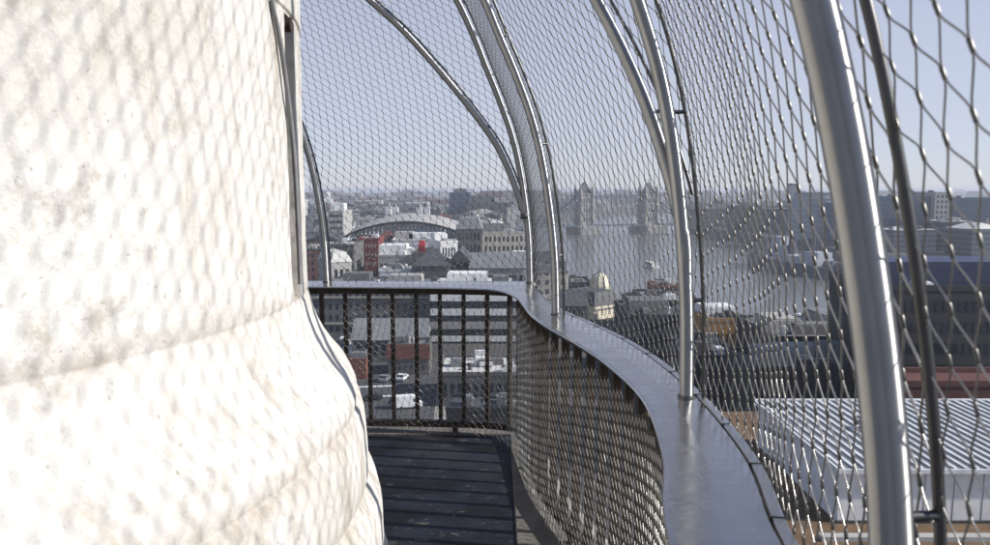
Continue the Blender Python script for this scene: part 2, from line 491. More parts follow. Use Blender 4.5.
# ------------------------------------------------------------------ wire netting
E1 = (-.049,-.052); E2 = (.018,-.069)
def net(mapf, W, H, scale, wire_r, fer_r, fer_l, sides=5, off=(0,0), curved=True, skew=0):
    """diamond rope netting with ferrules; mapf(p, q) gives the 3-D point"""
    mb = MB()
    e1 = (E1[0]*scale, E1[1]*scale); e2 = (E2[0]*scale, E2[1]*scale)
    ax = (e1[0]+e2[0], e1[1]+e2[1]); al = math.hypot(*ax); ax = (ax[0]/al, ax[1]/al)
    det = e1[0]*e2[1]-e1[1]*e2[0]
    def inv(p, q): return ((p*e2[1]-q*e2[0])/det, (e1[0]*q-e1[1]*p)/det)
    cs = [inv(p-off[0],q-off[1]) for p in (0,W) for q in (0,H)]
    i0, i1 = int(min(c[0] for c in cs))-2, int(max(c[0] for c in cs))+2
    j0, j1 = int(min(c[1] for c in cs))-2, int(max(c[1] for c in cs))+2
    rs = random.Random(3)
    jit = {}
    def node(i, j):
        if (i,j) not in jit: jit[(i,j)] = (rs.uniform(-1,1)*.003*scale, rs.uniform(-1,1)*.003*scale)
        a, b = jit[(i,j)]
        return (off[0]+i*e1[0]+j*e2[0]+a, off[1]+i*e1[1]+j*e2[1]+b)
    def inside(n): return 0 <= n[0] <= W and 0 <= n[1] <= H
    hl = fer_l/2
    perp = (-ax[1], ax[0])
    for i in range(i0, i1):
        for j in range(j0, j1):
            a = node(i,j); ina = inside(a)
            if ina:
                p0 = mapf(a[0]-ax[0]*hl, a[1]-ax[1]*hl); p1 = mapf(a[0]+ax[0]*hl, a[1]+ax[1]*hl)
                mb.sweep([p0, p0.lerp(p1,.12), p0.lerp(p1,.88), p1], [fer_r*.7, fer_r, fer_r, fer_r*.7], sides+1, 1)
            for (di,dj,sg) in ((1,0,1),(0,1,-1)):
                b = node(i+di,j+dj); inb = inside(b)
                if not (ina or inb): continue
                sx = sg*fer_r*.45
                sgn = 1 if (perp[0]*(b[0]-a[0])+perp[1]*(b[1]-a[1])) > 0 else -1
                A = (a[0]+ax[0]*hl+perp[0]*fer_r*.45*sgn, a[1]+ax[1]*hl+perp[1]*fer_r*.45*sgn)
                B = (b[0]-ax[0]*hl-perp[0]*fer_r*.45*sgn, b[1]-ax[1]*hl-perp[1]*fer_r*.45*sgn)
                pts = []
                L_ = math.hypot(B[0]-A[0],B[1]-A[1])
                n = 4 if curved else 1
                for k in range(n+1):
                    t = k/n
                    h = .36*L_ if curved else L_
                    # hermite: leaves and enters along the ferrule axis
                    h00 = 2*t**3-3*t*t+1; h10 = t**3-2*t*t+t; h01 = -2*t**3+3*t*t; h11 = t**3-t*t
                    pts.append((h00*A[0]+h10*ax[0]*h+h01*B[0]+h11*ax[0]*h, h00*A[1]+h10*ax[1]*h+h01*B[1]+h11*ax[1]*h))
                pts = [p for p in pts if 0 <= p[0] <= W and 0 <= p[1] <= H]
                if len(pts) < 2: continue
                mb.sweep([mapf(*p) for p in pts], wire_r, sides, cap=False)
    return mb

# lower netting inside the bars: rear, side and far panels
fi = edge(.06); sf = arc(fi)
ia = min(range(NP), key=lambda i: (outer[i]-V((.245,5.06,0))).length)
ib = min(range(NP), key=lambda i: (outer[i]-V((.245,2*MIDY-5.06,0))).length)
for (i0, i1, lab) in ((ib-22, ib, "lower wire netting panel on the near end of the railing behind the viewer"),
                      (ib, ia, "lower wire netting along the curved side railing, hanging under the coping"),
                      (ia, ia+28, "lower wire netting across the straight far railing, in front of the city street")):
    s0, s1 = sf[max(0,i0)], sf[min(NP-1,i1)]
    def mp(p, q, s0=s0):
        P, d = samp(fi, sf, s0+p); return V((P.x,P.y,.035+q))
    mb = net(mp, s1-s0, .925, .64, .00125, .0023, .012, 4, (.01,.013), False)
    tag(mb.build("wire_netting", [M['wirelow'], M['ferrule']]), lab, "wire netting", "lower netting panels of the gallery")

# ------------------------------------------------------------------ cage posts
PROF = [(1.0,0),(1.3,.010),(1.55,.036),(1.8,.078),(2.0,.130),(2.2,.205),(2.4,.292),(2.56,.36),(2.76,.462),(2.95,.60),(3.1,.78),(3.2,.98),(3.25,1.15)]
def post_line(base, n, sc=1.0):
    pts = []
    for z, i in PROF:
        k = i*(sc+(1-sc)*min(1,i/1.0))
        pts.append(V((base[0]+n[0]*k, base[1]+n[1]*k, z if z > 1.0 else TOP-.002)))
    return spline(pts, 5)
def offset_out(pts, dist, dirn=None):
    out = []
    for i, p in enumerate(pts):
        d = pts[min(i+1,len(pts)-1)]-pts[max(i-1,0)]; d.normalize()
        r = V((p.x-CX, p.y-CY, 0)).normalized() if dirn is None else V((dirn[0],dirn[1],0)).normalized()
        n = V((r.x,r.y,0)); n = n-d*n.dot(d); n.normalize()
        out.append(p+n*dist)
    return out
RT = .0212
def post(label, base, n, sc=1., branch=None, rdir=None):
    e = empty("cage_post", (base[0],base[1],TOP), label, "steel post", "curved steel posts of the cage")
    inv = V((base[0],base[1],TOP))
    def loc(pts): return [p-inv for p in pts]
    line = post_line(base, n, sc)
    m = MB(); m.sweep(loc(line), RT, 28); m.build("tube", M['tube'], e, None, True)
    m = MB(); m.cyl(0,0,.0005,.008,RT+.006,RT+.0035,24); m.build("base_collar", M['rod'], e)
    rod = offset_out(line, .052, rdir)
    m = MB(); m.sweep(loc(rod), .0062, 8); m.build("edge_rod", M['rod'], e)
    s = arc(line); x = .30
    while x < s[-1]-.2:
        p, d = samp(line, s, x); q_, _ = samp(rod, arc(rod), x)
        m = MB(); m.sweep(loc([p.lerp(q_,.3), q_.lerp(p,-.08)]), .0058, 8); m.build("bracket", M['rod'], e)
        x += .56
    if branch:
        bl = spline(branch, 6)
        m = MB(); m.sweep(loc(bl), RT*.98, 24); m.build("branch_tube", M['tube'], e, None, True)
        br = offset_out(bl, .052)
        m = MB(); m.sweep(loc(br[8:]), .006, 8); m.build("branch_rod", M['rod'], e)
        sb = arc(bl); xx = .55
        while xx < sb[-1]-.2:
            p, d = samp(bl, sb, xx); q_, _ = samp(br, arc(br), xx)
            m = MB(); m.sweep(loc([p.lerp(q_,.3), q_.lerp(p,-.08)]), .0055, 8); m.build("bracket", M['rod'], e)
            xx += .6
        if label.endswith('tubes'):
         m = MB(); p = bl[0]; m.lathe([(RT,-.02),(RT+.006,-.016),(RT+.006,.016),(RT,.02)],p.x-inv.x,p.y-inv.y+0,18)
         m.v = [(a,b,c+p.z-inv.z) for a,b,c in m.v]
         m.build("weld_collar", M['rod'], e)
    return rod
Ab = (.583,2.21); Bb = (.307,3.71); Db = (.415,.718); Cb = (.236,5.0); Lb = (-1.145,5.02); Rb = (.236,2*MIDY-5.0)
br_A = [V((.5715,2.21,1.37)), V((.556,2.213,1.54)), at_y(658,138,2.28), at_y(631,69,2.44), at_y(596,0,2.65), V((.18,2.86,2.66)), V((-.05,3.05,2.95)), V((-.40,3.2,3.18)), V((-.7,3.25,3.25))]
br_C = [at_y(524.5,216,4.972), at_y(519,198,4.955), at_y(512.5,180,4.94), at_y(504,160,4.915), at_y(492,138,4.88), at_y(463,99,4.80), at_y(432,62,4.70), at_y(401,28,4.60), at_y(370,0,4.5), V((-1.05,4.25,3.0)), V((-1.35,3.98,3.15)), V((-1.6,3.75,3.22))]
rodR = post("stainless corner post of the cage behind the viewer", Rb, (-1,1))
rodD = post("thickest looking stainless post, nearest on the right, in front of the white shed", Db, (-1,.4), 1.2, None, (1,.06))
rodA = post("stainless post standing mid-rail right of the river view, with a side branch near its top", Ab, (-1,0), .84, br_A)
rodB = post("slim unbranched stainless post on the side railing left of the bridge towers", Bb, (-1,0), 1.)
rodC = post("stainless corner post of the cage at the far end, forking into two arched tubes", Cb, (-1,-1), 1., br_C)
rodL = post("short-looking stainless post on the far railing right against the stone drum", Lb, (-.8,-1))
rodL2 = post("stainless post of the far railing hidden behind the stone drum", (-2.6,5.04), (0,-1))
rodR2 = post("stainless post of the near end railing behind the viewer", (-1.145,2*MIDY-5.02), (-.06,1))

# upper netting panels
oedge = edge(1.0); so = arc(oedge)
def near_s(p):
    i = min(range(NP), key=lambda k: (oedge[k]-V((p.x,p.y,0))).length); return so[i]
def panel(r1, r2, label, off, sc=.92, wr=.00145):
    n = 60
    def res(r):
        s = arc(r); return [samp(r, s, s[-1]*i/n)[0] for i in range(n+1)], s[-1]
    a, la = res(r1); b, lb = res(r2)
    H = (la+lb)/2; s1, s2 = near_s(r1[0]), near_s(r2[0]); W = abs(s2-s1)
    def mp(p, q):
        t = max(0,min(1,p/W)); x = max(0,min(.99999,q/H))*n
        i = int(x); f = x-i
        A = a[i].lerp(a[i+1], f); B = b[i].lerp(b[i+1], f)
        P = A.lerp(B, t)
        base, _ = samp(oedge, so, s1+(s2-s1)*t)
        ch = a[0].lerp(b[0], t)
        dlt = V((base.x-ch.x, base.y-ch.y, 0))
        ctr = V((base.x-CX, base.y-CY, 0)).normalized()*.03
        w = max(0, 1-q/H*1.5)**1.3
        e = 4*t*(1-t)
        return P + (dlt+ctr)*w*min(1,e*1.2) 
    mb = net(mp, W, H, sc, wr, wr*2.1, .008+.008*sc, 5, off)
    o = mb.build("cage_netting", [M['wire'], M['ferrule']])
    tag(o, label, "wire netting", "upper netting panels of the cage")
panel(rodR2, rodR, "upper wire netting panel of the cage at the near end, behind the viewer", (.02,.01))
panel(rodR, rodD, "upper wire netting at the right edge of the picture, its ropes looking thickest", (.036,.02), .78, .00105)
panel(rodD, rodA, "upper wire netting between the two right-hand posts, over the white shed and warship", (.01,.03))
panel(rodA, rodB, "upper wire netting in front of the bridge towers, bulging over the side railing", (.03,.015), .92, .0014)
panel(rodB, rodC, "narrow upper wire netting strip seen edge-on beside the forked corner post", (.02,.02))
panel(rodC, rodL, "upper wire netting across the far end, with square-looking cells against the sky", (.02,.035), .74, .00145)
panel(rodL, rodL2, "sliver of upper wire netting between the far left post and the stone drum", (.01,.02), .74, .00145)

# ------------------------------------------------------------------ stone drum
d0 = 3.18
prof = [(1.985,0),(1.985,.30),(1.962,.335),(1.955,.45),(1.95,.57),(1.94,.62),(1.918,.662),(1.904,.682),(1.908,.70),(1.907,.78),(1.899,.87),(1.885,.922),(1.872,.938),(1.8735,.952),
        (1.874,.97),(1.862,1.0),(1.838,1.045),(1.805,1.085),(1.775,1.13),(1.748,1.18),(1.73,1.23),(1.717,1.29),(1.711,1.300),(1.711,1.308),(1.715,1.316),(1.712,1.4),(1.71,1.7),(1.71,2.0),(1.71,2.155),(1.706,2.160),(1.706,2.168),(1.712,2.174),(1.712,2.5),(1.712,3.0),(1.70,3.01),(1.70,3.02),(1.71,3.03),(1.71,3.6),(1.71,4.4)]
# refine profile
pr = []
for (r0,z0),(r1,z1) in zip(prof, prof[1:]):
    k = max(1, int(math.hypot(r1-r0,z1-z0)/.03))
    for j in range(k): pr.append((r0+(r1-r0)*j/k, z0+(z1-z0)*j/k))
pr.append(prof[-1])
from mathutils import noise as mnoise
def ang_of(px):           # where the sight line through px meets the drum
    r = ray(px, 189); th = math.atan2(r[0], r[1]); dx, dy = math.sin(th), math.cos(th)
    b = dx*CX+dy*CY; c = CX*CX+CY*CY-1.71**2; t = b-math.sqrt(max(0,b*b-c))
    return math.atan2(dy*t-CY, dx*t-CX)
g0, g1 = ang_of(288.5), ang_of(297.5)
angs = set()
n = 260
for i in range(n): angs.add(-math.pi+2*math.pi*i/n)
for g in (g0,g1): angs.add(g-.0008); angs.add(g+.0008)
angs = sorted(angs)
vs = []; PN = len(pr)
for a in angs:
    for r, z in pr:
        ca, sa = math.cos(a), math.sin(a)
        nr = mnoise.fractal(V((ca*4,sa*4,z*4)), 1.0, 2.0, 5)*.004
        if z < 1.0: nr *= 1.5
        rr = r+nr
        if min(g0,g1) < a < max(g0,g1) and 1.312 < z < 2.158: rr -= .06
        vs.append((CX+rr*ca, CY+rr*sa, z))
fs = []
A_ = len(angs)
for i in range(A_):
    for j in range(PN-1):
        p = i*PN+j; q_ = ((i+1) % A_)*PN+j
        fs.append((p,q_,q_+1,p+1))
m = MB(); m.add(vs, fs, 0, True)
m.add([vs[i*PN+PN-1] for i in range(A_)], [tuple(range(A_))])
drum = m.build("stone_drum", M['stone'])
tag(drum, "massive round drum of pale weathered stone with moulded base, filling the left side", "stone column")
try:
    drum.data.set_sharp_from_angle(angle=math.radians(35))
except Exception: pass
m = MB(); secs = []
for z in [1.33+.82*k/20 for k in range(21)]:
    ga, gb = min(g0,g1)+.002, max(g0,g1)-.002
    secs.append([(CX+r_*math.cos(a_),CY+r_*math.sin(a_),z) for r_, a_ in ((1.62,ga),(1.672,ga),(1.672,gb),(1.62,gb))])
strip(m, secs); m.build("slot_strip", M['slotstrip'], drum)  # dark strip standing in the slot, a little behind the drum face
# dark round stub at the slot's head and a thin grey strand down the stone
gm = (g0+g1)/2
m = MB(); m.sweep([(CX+1.66*math.cos(gm),CY+1.66*math.sin(gm),2.135),(CX+1.718*math.cos(gm),CY+1.718*math.sin(gm),2.135)], .022, 10)
m.build("dark_stub", M['iron'], drum)
m = MB()
ap = [(272,-60,0),(274,0,0),(279,30,0),(283,62,0),(287,100,0),(290,135,0),(292,180,0),(293,235,0),(293.5,284,0)]
pts = []
for px, py, _ in ap:
    a = ang_of(px); P = V((CX+1.722*math.cos(a), CY+1.722*math.sin(a), 0)); r = ray(px,py); P.z = EYE+r[2]*P.y/r[1]; pts.append(P)
m.sweep(spline(pts,5), .007, 8); m.build("strand", M['strand'], drum)

# ------------------------------------------------------------------ ground, river, streets
ZG, ZW = -42.0, -50.0
FARD = 12000
nb = [V(p+(0,)) for p in ((85,-400),(82,100),(62,150),(55,200),(47,250),(36,320),(26,450),(22,600))]
nb = [V((p.x,p.y,0)) for p in nb]
nb += [V((20,880,0)),V((50,1100,0)),V((260,1500,0)),V((700,1900,0)),V((1500,2300,0)),V((3000,2500,0)),V((11500,2800,0))]
sb = [V((275,-400,0)),V((262,200,0)),V((252,450,0)),V((250,700,0)),V((235,900,0)),V((300,1100,0)),V((520,1350,0)),V((900,1600,0)),V((1700,1950,0)),V((3200,2150,0)),V((11500,2350,0))]
m = MB(); m.prism([V((-11500,-400,0))]+nb+[V((11500,11500,0)),V((-11500,11500,0))], ZW-.5, ZG)
tag(m.build("ground", M['ground']), kind='structure')
m = MB(); m.prism(list(reversed(sb))+[V((275,-400,0)),V((11500,-400,0))], ZW-.5, ZG)
tag(m.build("ground", M['ground']), kind='structure')
m = MB(); m.add([(-11400,-390,ZW),(11400,-390,ZW),(11400,11400,ZW),(-11400,11400,ZW)], [(0,1,2,3)])
tag(m.build("river", M['water']), kind='structure')
def sheet(name, poly, z, mt):
    m = MB(); m.add([V((p[0],p[1],z)) for p in poly], [tuple(range(len(poly)))])
    return tag(m.build(name, mt), kind='structure')
sheet("road", [at_z(330,430,ZG),at_z(432,430,ZG),at_z(440,360,ZG),at_z(335,360,ZG)], ZG+.02, M['asphalt'])
sheet("pavement", [at_z(432.5,430,ZG),at_z(446,430,ZG),at_z(452,372,ZG),at_z(439,372,ZG)], ZG+.12, M['paving'])
for py in (398, 388):
    sheet("road_marking", [at_z(350,py,ZG),at_z(392,py-1.5,ZG),at_z(392,py-2.6,ZG),at_z(350,py-1.1,ZG)], ZG+.03, M['paint'])

# ------------------------------------------------------------------ buildings
FOOT = []      # footprints taken
rc = random.Random(21)
UNITS = {}
def clutter(e, w, depth, z, n, big=1.):
    for k in range(n):
        mt = rc.choice(['white','lead','concrete','darkwall','slate','grey','rib'])
        kind = rc.choice(['duct','unit','unit','vent'])
        key = (mt, kind)
        if key not in UNITS:
            m = MB()
            if kind == 'unit': m.box(-.5,.5,-.5,.5,0,.82); m.box(-.42,.42,-.42,.42,.821,1)
            elif kind == 'duct': m.box(-.5,.5,-.18,.18,.3,1); m.box(-.4,-.3,-.1,.1,0,.299); m.box(.3,.4,-.1,.1,0,.299)
            else: m.cyl(0,0,0,.75,.3,.3,10); m.cyl(0,0,.751,1,.5,.4,10)
            UNITS[key] = m.mesh("roof_unit", M[mt])
        o = bpy.data.objects.new("roof_vent" if kind == 'vent' else "roof_unit", UNITS[key]); COL.objects.link(o); o.parent = e
        s_ = rc.uniform(1.2,3.8)*big
        o.scale = (s_, rc.uniform(1.2,3.2)*big, rc.uniform(.7,2.2)*big) if kind != 'vent' else (s_*.4,s_*.4,rc.uniform(1,2))
        o.location = (rc.uniform(-w/2+2,w/2-2), rc.uniform(1.8,depth-1.8), z)
def windows(e, x0, x1, z0, z1, y, rows, cols, wf=.5, hf=.6, axis='y', glassm='glass', sill=True):
    """individual windows (pane with its surround) on a face; e is the building Empty at origin"""
    cw = (x1-x0)/cols; ch = (z1-z0)/rows
    ww, hh = cw*wf, ch*hf
    m = MB(); t = .12
    if axis == 'y':
        m.box(-ww/2,ww/2,-.05,.25,-hh/2,hh/2)
    else:
        m.box(-.25,.05,-ww/2,ww/2,-hh/2,hh/2)
    first = None
    for r in range(rows):
        for c in range(cols):
            u = x0+cw*(c+.5); z = z0+ch*(r+.5)
            o = m.build("window", M[glassm], e) if first is None else copy_obj(first, e)
            if first is None:
                first = o
            o.location = (u,y,z) if axis == 'y' else (y,u,z)
def pipes(e, w, depth, z, n):
    for k in range(n):
        m = MB(); x = rc.uniform(-w/2+1,w/2-4); y = rc.uniform(1,depth-2); h = rc.uniform(.4,1.2); L_ = rc.uniform(3,9)
        pts = [(x,y,z),(x,y,z+h),(x+min(L_,w/2-1-x),y,z+h),(x+min(L_,w/2-1-x),min(depth-1,y+rc.uniform(1,4)),z+h)]
        m.sweep(pts,rc.uniform(.1,.24),6); m.build("roof_pipe", M[rc.choice(['rib','white','concrete','darkwall'])], e)
def bld(name, label, px0, px1, pytop, Y, depth, wall, roof='flat', roofm='grey', rh=4., rows=0, cols=0, zb=ZG, cat="building", glassm='glass', wf=.5, hf=.6, extras=(), group=None, side=None, along='x', wz=(1.2,.6), units=1):
    a = at_y(px0, pytop, Y); b = at_y(px1, pytop, Y)
    x0, x1 = a.x, b.x; zt = (a.z+b.z)/2
    e = empty(name, ((x0+x1)/2, Y, zb), label, cat, group)
    w = (x1-x0)/2; H = zt-zb
    FOOT.append((x0-2, x1+2, Y-2, Y+depth+2))
    m = MB(); m.box(-w,w,0,depth,0,H); m.build("wall", M[wall], e)
    m = MB()
    if roof == 'flat':
        m.box(-w-.1,w+.1,-.1,.35,H+.003,H+.8); m.box(-w-.1,w+.1,depth-.35,depth+.1,H+.003,H+.8)
        m.box(-w-.1,-w+.35,.353,depth-.353,H+.003,H+.8); m.box(w-.35,w+.1,.353,depth-.353,H+.003,H+.8)
        m.build("parapet", M[wall], e)
        m = MB(); m.box(-w+.4,w-.4,.4,depth-.4,H+.004,H+.12); m.build("roof", M[roofm], e)
    elif roof == 'gable':
        m.gable(-w-.4,w+.4,-.4,depth+.4,H+.005,H+rh,0,along); m.build("roof", M[roofm], e)
    elif roof == 'hip':
        m.gable(-w-.4,w+.4,-.4,depth+.4,H+.005,H+rh,0,along,min(w,depth/2)*.8); m.build("roof", M[roofm], e)
    elif roof == 'mansard':
        m.frustum(-w-.2,w+.2,-.2,depth+.2,H+.005,H+rh,rh*.45); m.build("roof", M[roofm], e)
    if rows:
        windows(e, -w+.6, w-.6, wz[0], H-wz[1], 0, rows, cols, wf, hf, 'y', glassm)
    if side:
        windows(e, .8, depth-.8, wz[0], H-wz[1], w, side[0], side[1], wf, hf, 'x', glassm)
        
    if roof == 'flat' and units: clutter(e, 2*w, depth, H+.121, 7 if Y < 300 else 4)
    if name in ('piped_roof','dark_roofscape','ochre_warehouse','white_quay_block'): pipes(e, 2*w, depth, H+.12, 14); clutter(e, 2*w, depth, H+.121, 10, .7)
    for ex in extras:
        k = ex[0]
        m = MB()
        if k == 'plant':
            _, fx, fy, sx, sy, sz, mt = ex
            cx_, cy_ = -w+2*w*fx, depth*fy
            m.box(cx_-sx/2,cx_+sx/2,cy_-sy/2,cy_+sy/2,H+.125,H+.125+sz)
            m.box(cx_-sx/2+.3,cx_+sx/2-.3,cy_-sy/2+.3,cy_+sy/2-.3,H+.126+sz,H+.4+sz)
            m.build("plant_room", M[mt], e)
        elif k == 'chimney':
            _, fx, fy, sz, mt = ex
            cx_, cy_ = -w+2*w*fx, depth*fy
            m.box(cx_-.9,cx_+.9,cy_-.5,cy_+.5,H,H+sz)
            for q_ in (-.5,0,.5): m.cyl(cx_+q_,cy_,H+sz,H+sz+.7,.17,.14,8)
            m.build("chimney", M[mt], e)
        elif k == 'band':
            _, z0, z1, mt = ex
            m.box(-w-.25,w+.25,-.28,-.06,z0*H,z1*H); m.build("cladding_band", M[mt], e)
        elif k == 'cornice':
            _, z0, mt = ex
            m.box(-w-.5,w+.5,-.5,-.003,z0*H,z0*H+.5); m.build("cornice", M[mt], e)
    return e

# --- seen through the lower far panel
bld("stone_office", "sooty grey stone office front with small dark windows, seen through the far railing", 318, 430, 288, 215, 22, 'greystone', 'flat','lead', rows=4, cols=16, wf=.38, hf=.5, extras=(('plant',.3,.5,8,6,3,'grey'),('plant',.75,.5,10,7,2.4,'concrete'),('cornice',.8,'limestone'),('cornice',.28,'limestone')))
bld("banded_office", "white office block with dark ribbon windows, seen low through the far railing at right", 431, 518, 289, 208, 26, 'darkwall', 'flat','white2', rows=4, cols=7, wf=.8, hf=.4,
    extras=(('band',.04,.14,'white'),('band',.27,.40,'concrete'),('band',.52,.64,'white'),('band',.78,.93,'white'),('plant',.4,.5,12,8,3,'white'),('plant',.8,.4,5,6,2.2,'grey')))
bld("slate_house", "low building with a lead-grey ribbed pitched roof below the sooty stone front", 352, 425, 340, 185, 13, 'greystone','gable','lead', rh=4.5, rows=1, cols=8)
bld("brick_building", "low grey building with a broad red brick parapet, on the street beyond the railing", 388, 429, 347, 172, 8, 'greystone','flat','grey', rows=1, cols=6, wf=.4, hf=.5, wz=(1,4), extras=(('band',.58,1.08,'brick'),))
bld("brick_kiosk", "small red brick kiosk at the left end of the street, beside the stone drum", 350, 366, 362, 168, 6, 'brick','flat','white2')
bld("flat_hall", "broad low hall with a bright white flat roof, low behind the far railing", 438, 522, 376, 146, 16, 'greystone','flat','white2', rows=1, cols=10, extras=(('plant',.2,.5,2.5,2.5,1.4,'lead'),('plant',.7,.6,3,2,1,'grey')))
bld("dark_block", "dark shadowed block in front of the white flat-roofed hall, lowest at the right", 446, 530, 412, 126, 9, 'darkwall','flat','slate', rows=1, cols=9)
bld("white_annexe", "low white-roofed annexe half hidden by the stone drum at the left", 322, 352, 352, 190, 12, 'concrete','flat','white2', rows=1, cols=3)
# --- upper far panel
bld("twin_gable_office", "pitched grey roof office with white gable, just above the far coping at right", 470, 526, 268, 240, 14, 'concrete','gable','lead', rh=4.5, rows=2, cols=9)
bld("dark_gable_office", "dark roofed building with a black side, left of the pitched grey office", 450, 470, 262, 242, 20, 'darkwall','gable','slate', rh=4., rows=2, cols=4, along='y')
se_ = bld("stone_exchange", "beige stone block with rows of windows, just left of the forked corner post", 482, 530, 233, 380, 30, 'limestone','flat','lead', rows=4, cols=10, wf=.45, hf=.55, extras=(('plant',.3,.5,12,9,4,'grey'),))
se_.rotation_euler = (0,0,.22)
bld("grey_exchange", "blunt grey block beside the beige stone one, with a sloping lead roof", 456, 482, 229, 350, 30, 'greystone','mansard','lead', rh=5, rows=4, cols=6)
bld("red_block", "tall dark red clad building with pale dots of windows, left part of the far view", 357, 378, 240, 300, 16, 'darkred','flat','grey', rows=6, cols=6, wf=.3,hf=.35, glassm='frame')
bld("red_roof_house", "low orange-red roofed house beside the dark red clad building", 378, 392, 240, 330, 14, 'concrete','hip','redroof', rh=4)
bld("white_rooftop", "large block with bright white stepped rooftop left of the red cover", 378, 412, 257, 266, 24, 'concrete','flat','white2', rows=2, cols=8, extras=(('plant',.35,.5,10,9,3.4,'white'),('plant',.8,.5,5,8,2.2,'white'),))
wb_ = bld("white_block", "white rendered block with dark windows right of the red cover", 440, 458, 243, 270, 18, 'white','flat','white2', rows=4, cols=5, extras=(('plant',.3,.5,5,6,3,'white'),))
wb_.rotation_euler = (0,0,.35)
bld("white_terrace", "long white building with terraces under the curved roof", 392, 440, 241, 320, 24, 'white','flat','white2', rows=3, cols=12, extras=(('plant',.2,.5,8,8,3,'concrete'),('plant',.6,.5,12,8,2.5,'white')))
bld("grey_sawtooth", "grey hipped roof building in front of the red cover, above the far coping", 412, 450, 266, 240, 15, 'greystone','hip','slate', rh=4.5, rows=1, cols=8, extras=())
bld("white_lowrise", "white low building with vertical fins, just above the far coping left of centre", 379, 411, 272, 245, 12, 'white','flat','white2', rows=2, cols=11, wf=.3, hf=.7, extras=(('plant',.4,.5,5,4,1.8,'lead'),))
pv_ = bld("pale_villa", "pale rendered building with a single big dark opening, next to the far left post", 331, 352, 262, 242, 16, 'concrete','mansard','white2', rh=3.2, rows=2, cols=3, wf=.55)
pv_.rotation_euler = (0,0,.5)
bld("grey_terrace", "grey flat-roofed block above the pale building by the far left post", 331, 354, 246, 270, 20, 'greystone','flat','lead', rows=4, cols=7)
bld("stepped_flats", "white balconied flats at the far left beside the post, stepping up to the horizon", 328, 343, 212, 480, 30, 'concrete','flat','white2', rows=7, cols=4, wf=.75, hf=.45, extras=(('plant',.4,.5,9,9,5,'white'),))
bld("hotel_slab", "tall blue-grey hotel slab on the skyline left of the bridge", 449, 470, 193, 900, 50, 'bluegl','flat','grey', rows=8, cols=8, extras=(('plant',.5,.5,15,12,5,'grey'),))
bld("stepped_hotel", "stepped brown concrete hotel on the skyline, right beside the blue-grey slab", 466, 512, 203, 860, 50, 'greystone','flat','grey', rows=7, cols=16, extras=(('plant',.35,.5,28,20,8,'greystone'),('plant',.7,.5,16,20,5,'concrete')))
bld("long_barracks", "long low dark roofed barracks behind the white turreted keep, far off", 356, 445, 211, 950, 40, 'greystone','hip','slate', rh=8, rows=2, cols=30)

# curved shell roof hall
e = empty("curved_roof_hall", (0,0,0), "big hall under a low arched grey shell roof with a dark rim", "building")
Yc = 410
a0 = at_y(345,236,Yc); a1 = at_y(462,233,Yc); tp = at_y(405,221,Yc)
m = MB(); secs = []
n = 28
def archz(t): return a0.z+(a1.z-a0.z)*t+ (tp.z-(a0.z+a1.z)/2)*math.sin(math.pi*t)**.8
for i in range(n+1):
    t = i/n; x = a0.x+(a1.x-a0.x)*t; z = archz(t)
    secs.append([V((x,Yc-2,z-.9)),V((x,Yc+36,z+2.1)),V((x,Yc+36,z+3)),V((x,Yc-2,z))])
strip(m, secs, 0, False); m.build("roof", M['concrete'], e)
m = MB(); secs = []
for i in range(n+1):
    t = i/n; x = a0.x+(a1.x-a0.x)*t; z = archz(t)
    secs.append([V((x,Yc-2.6,z-1.3)),V((x,Yc-2.05,z-1.3)),V((x,Yc-2.05,z+.1)),V((x,Yc-2.6,z+.1))])
strip(m, secs); m.build("rim", M['darkwall'], e)
m = MB()
for i in range(n):
    t0, t1 = i/n+.006, (i+1)/n-.006
    x0 = a0.x+(a1.x-a0.x)*t0; x1 = a0.x+(a1.x-a0.x)*t1
    m.add([(x0,Yc,ZG),(x1,Yc,ZG),(x1,Yc,archz(t1)-1),(x0,Yc,archz(t0)-1)], [(0,1,2,3)])
m.build("glazing", M['glasspale'], e)
m = MB(); m.box(a0.x+2,a1.x-2,Yc+.5,Yc+35,ZG,a0.z-1.2); m.build("wall", M['darkwall'], e)
FOOT.append((a0.x-2,a1.x+2,Yc-4,Yc+38))

# turreted keep
e = empty("stone_keep", (0,0,0), "white stone keep with four capped corner turrets, far off above the curved roof", "castle")
Yk = 730
k0 = at_y(386.5,216,Yk); k1 = at_y(429,216,Yk)
m = MB(); m.box(k0.x,k1.x,Yk,Yk+32,ZG+8,k0.z)
nb_ = 14; st = (k1.x-k0.x)/nb_
for i in range(nb_): m.box(k0.x+st*i+.3*st,k0.x+st*i+.8*st,Yk,Yk+1.2,k0.z+.003,k0.z+1.6)
m.build("wall", M['limestone'], e)
for px in (388.5, 395.5, 419.5, 427):
    back = px in (395.5,419.5)
    c = at_y(px, 205, Yk+(26 if back else 3)); z1 = at_y(px, 206.5 if not back else 207, c.y).z
    m = MB(); m.box(c.x-2.8,c.x+2.8,c.y-2.8,c.y+2.8,ZG+8,z1); o = m.build("turret", M['white'], e)
    m = MB(); m.lathe([(2.6,z1+.01),(2.5,z1+1.2),(1.8,z1+2.4),(.7,z1+3.3),(.1,z1+4.6),(0,z1+5.5)],c.x,c.y,12); m.build("turret_cap", M['lead'], o)
m = MB(); m.gable(k0.x+3,k1.x-3,Yk+6,Yk+28,k0.z+.01,k0.z+3,0,'x'); m.build("roof", M['lead'], e)
windows(e, k0.x+3, k1.x-3, ZG+10, k0.z-2, Yk, 2, 6, .25, .5)
FOOT.append((k0.x-20,k1.x+20,Yk-25,Yk+60))

